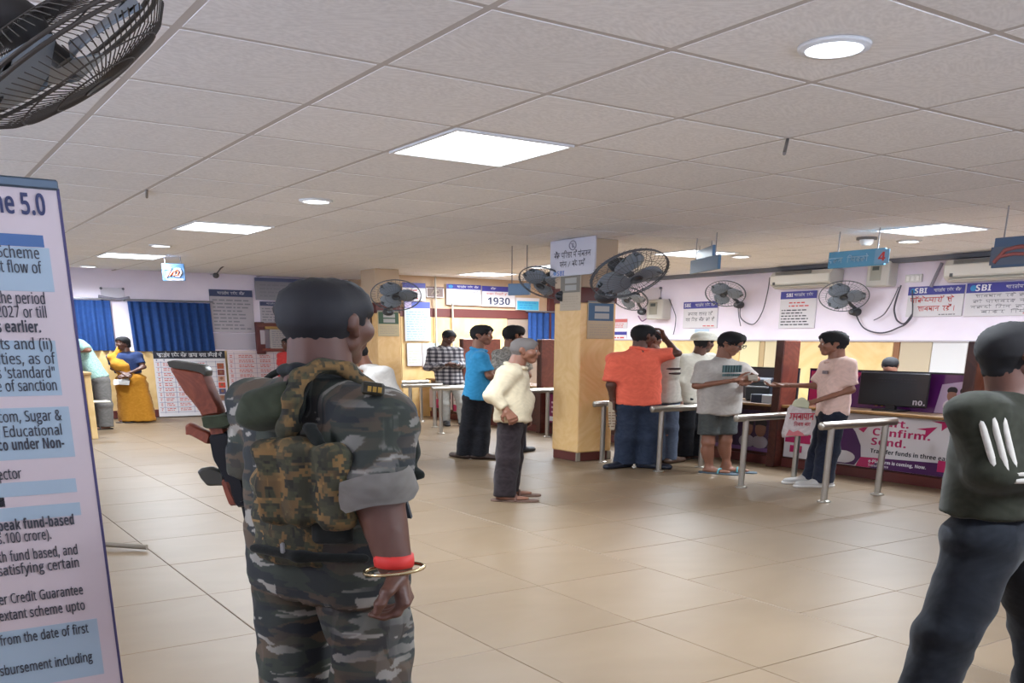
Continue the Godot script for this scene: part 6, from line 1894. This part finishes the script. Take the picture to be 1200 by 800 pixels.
	# ---- stooping man in mint
	var mint := mat("mint cloth", Color(1, 1, 1), 0.9)
	tri_tex(mint, camo([Color("9dbdb2"), Color("7fa79c"), Color("b4cfc4")], [0, 0.12, 0.2], 53, 2.5, 2.5), V(2, 2, 2))
	J = J_mint
	var sp: Vector3 = ((J[3] + J[6]) * 0.5 - J[2]).normalized()
	p = figure("man in a mint printed shirt and grey trousers stooping over the writing desk", "", B_mint, 1.62, 1.02, J_mint, F_mint, T_mint, {"skin": skin, "hair": "short", "shirt": {"mat": mint, "hem": J[2].y, "hemp": J[2] + sp * 0.0, "hemn": -sp, "sleeve": 0.9, "sr": 0.074, "w": 1.08}, "legs": {"mat": cloth("grey trousers", "6f6c69"), "waist": J[2].y + 0.14, "knee": 0.092, "foot": 0.09, "w": 1.08}, "feet": "sandal"})
	# ---- white shirt behind the soldier
	J = J_white
	sp = ((J[3] + J[6]) * 0.5 - J[2]).normalized()
	p = figure("person in a plain white long-sleeved shirt partly hidden behind the soldier's shoulder", "", B_white, 1.62, 1, J_white, F_white, T_white, {"skin": skin, "hair": "short", "shirt": {"mat": cloth("white shirt cloth", "cfcac4"), "hem": 0.74, "sleeve": 1.85, "sr": 0.082, "w": 1.15}, "legs": {"mat": navy}, "feetmat": mat("dark shoe", Color("1c1c20"), 0.5)})
	# ---- clerk behind the boards and the person in red at the back
	p = figure("clerk with black hair seated behind the purple advertising board", "", B_clerk, 1.62, 1, J_clerk, F_clerk, T_clerk, {"skin": skin, "head": 0.85, "hair": "short", "shirt": {"mat": cloth("clerk cloth", "5c6068"), "hem": 0.5, "sleeve": 1.8}, "legs": {"mat": navy}, "feetmat": mat("dark shoe", Color("1c1c20"), 0.5)})
	var stl := thing("office_stool", "stool under the seated clerk behind the purple board", "stool", V(11.598, 0, -7.902))
	obj("seat", MB.new().lathe([[0.0, 0.0], [0.3, 0.0], [0.32, 0.03], [0.3, 0.07], [0.0, 0.08]], V(0, 0.432 - 0.08, 0), UP, 20), hexm("2a2a2e"), stl)
	obj("column", MB.new().tube([V(0, 0.03, 0), V(0, 0.432 - 0.08, 0)], 0.04, 10), hexm("77777c", 0.3), stl)
	obj("foot", MB.new().lathe([[0.0, 0.0], [0.28, 0.0], [0.26, 0.03], [0.0, 0.05]], Vector3.ZERO, UP, 20), hexm("3a3a3e"), stl)
	p = figure("person in a red top by the notice stand, mostly behind the soldier's collar", "", B_red, 1.62, 0.95, J_red, F_red, T_red, {"skin": skin_d, "hair": "short", "shirt": {"mat": cloth("red cloth", "c23a38"), "hem": 0.75, "sleeve": 0.7}, "legs": {"mat": navy}, "feetmat": mat("dark shoe", Color("1c1c20"), 0.5)})
	# ---- things in hands
	var bag := thing("carry_bag", "white cloth bag with red Hindi print in the hand of the boy in pink", "bag", V(8.57, 0.771, -7.044), -33.78)
	var bo := PackedVector2Array([V2(-0.1051, 0.1871), V2(0.0618, 0.1507), V2(0.1492, 0.1419), V2(0.1556, -0.1507), V2(-0.0033, -0.1612), V2(-0.1666, -0.1765)])
	obj("cloth", round_prism(bo, 0.06, 0.02), cloth("bag cloth", "c5b9b8"), bag)
	hindi(bag, [["gmbapal", 0.03, 0.03, 0.065, 0.18, -0.27], ["jnvas bag", 0.04, -0.04, 0.035, 0.15, -0.18]], mat("bag red print", Color("b03a4a"), 0.7), 0.068, "bag_print")
	obj("printed_scene", MB.new().prism(PackedVector2Array([V2(-0.13, -0.15), V2(0.08, -0.15), V2(0.06, -0.12), V2(0.0, -0.09), V2(-0.05, -0.11), V2(-0.1, -0.08)]), 0.061, 0.066), mat("bag pink print", Color("bf6a70"), 0.7), bag)
	obj("greens", round_prism(PackedVector2Array([V2(-0.0831, 0.1592), V2(-0.0521, 0.234), V2(0.0399, 0.2718), V2(0.1126, 0.2164), V2(0.1108, 0.1417)]), 0.045, 0.02), hexm("b8b89c"), bag)
	bag = thing("carry_bag", "cream printed cloth bag hanging at the side of the man in orange", "bag", V(8.037, 0.681, -9.663), -33.78)
	obj("cloth", round_prism(PackedVector2Array([V2(-0.0524, 0.187), V2(0.0153, 0.1874), V2(0.058, -0.0329), V2(0.0415, -0.1888), V2(-0.0154, -0.1892), V2(-0.0449, -0.0113)]), 0.05, 0.015), cloth("cream bag cloth", "cbb9a0"), bag)
	var bp := MB.new()
	smallprint(bp, -0.05, 0.06, 0.06, -0.15, 6, 0.055, 91, 1.0)
	tag(obj("small_print", bp, hexm("8a6a58"), bag), "", "", "", "stuff")
	var papers := [["folded papers in the hands of the woman in the sari", V(3.987, 0.805, -19.89), 0.30, 0.11, "c9c4c0"], ["white slip in the outstretched hand of the boy in pink", V(8.646, 1.187, -7.595), 0.07, 0.05, "dcd8d2"], ["small booklet in the hands of the man in glasses", V(8.945, 1.213, -8.093), 0.11, 0.07, "a39a8c"], ["little card in the hands of the man in checks", V(9.238, 1.227, -15.837), 0.12, 0.05, "8d9aa8"]]
	for q in papers:
		var sh := thing("paper_slip", q[0], "paper", q[1], -33.78)
		obj("sheet", MB.new(Transform3D(Basis(V(1, 0, 0), -0.5) * Basis(V(0, 0, 1), 0.12), Vector3.ZERO)).box(Vector3.ZERO, V(q[2], q[3], 0.008)), hexm(q[4]), sh)
		obj("under_sheet", MB.new(Transform3D(Basis(V(1, 0, 0), -0.6) * Basis(V(0, 0, 1), -0.06), V(0.01, -0.012, -0.008))).box(Vector3.ZERO, V(q[2], q[3], 0.006)), hexm(q[4]), sh)


static func p3(v: Vector2) -> Vector3:
	return Vector3(v.x, v.y, 0)


# an outline given thickness, its rims rounded by inset layers
func round_prism(poly: PackedVector2Array, half: float, e: float) -> MB:
	var mb := MB.new()
	var c := Vector2.ZERO
	for q in poly:
		c += q / poly.size()
	var n := poly.size()
	var layers := []
	for l in [[-half, 1.0], [-half * 0.8, 0.45], [-half * 0.35, 0.0], [half * 0.35, 0.0], [half * 0.8, 0.45], [half, 1.0]]:
		var ring := PackedVector3Array()
		for i in n:
			# four points to an edge soften the corners a little
			var a := poly[i]
			var b := poly[(i + 1) % n]
			for t in [0.12, 0.5, 0.88]:
				var q := a.lerp(b, t)
				q += (c - q).normalized() * e * l[1]
				ring.append(V(q.x, q.y, l[0]))
		layers.append(ring)
	mb.smooth(true)
	for i in layers.size() - 1:
		var r: PackedVector3Array = layers[i]
		var t: PackedVector3Array = layers[i + 1]
		for k in r.size():
			var j := (k + 1) % r.size()
			var o := (r[k] + t[j]) * 0.5
			var nrm := (r[j] - r[k]).cross(t[k] - r[k])
			var turn := 1.0 if not Geometry2D.is_polygon_clockwise(poly) else -1.0
			mb.quad(r[k], r[j], t[j], t[k], nrm * turn)
	mb.smooth(false)
	for z in [0, layers.size() - 1]:
		var ring: PackedVector3Array = layers[z]
		var flat := PackedVector2Array()
		for q in ring:
			flat.append(V2(q.x, q.y))
		var ix := Geometry2D.triangulate_polygon(flat)
		for i in range(0, ix.size(), 3):
			mb.tri(ring[ix[i]], ring[ix[i + 1]], ring[ix[i + 2]], V(0, 0, -1 if z == 0 else 1))
	return mb
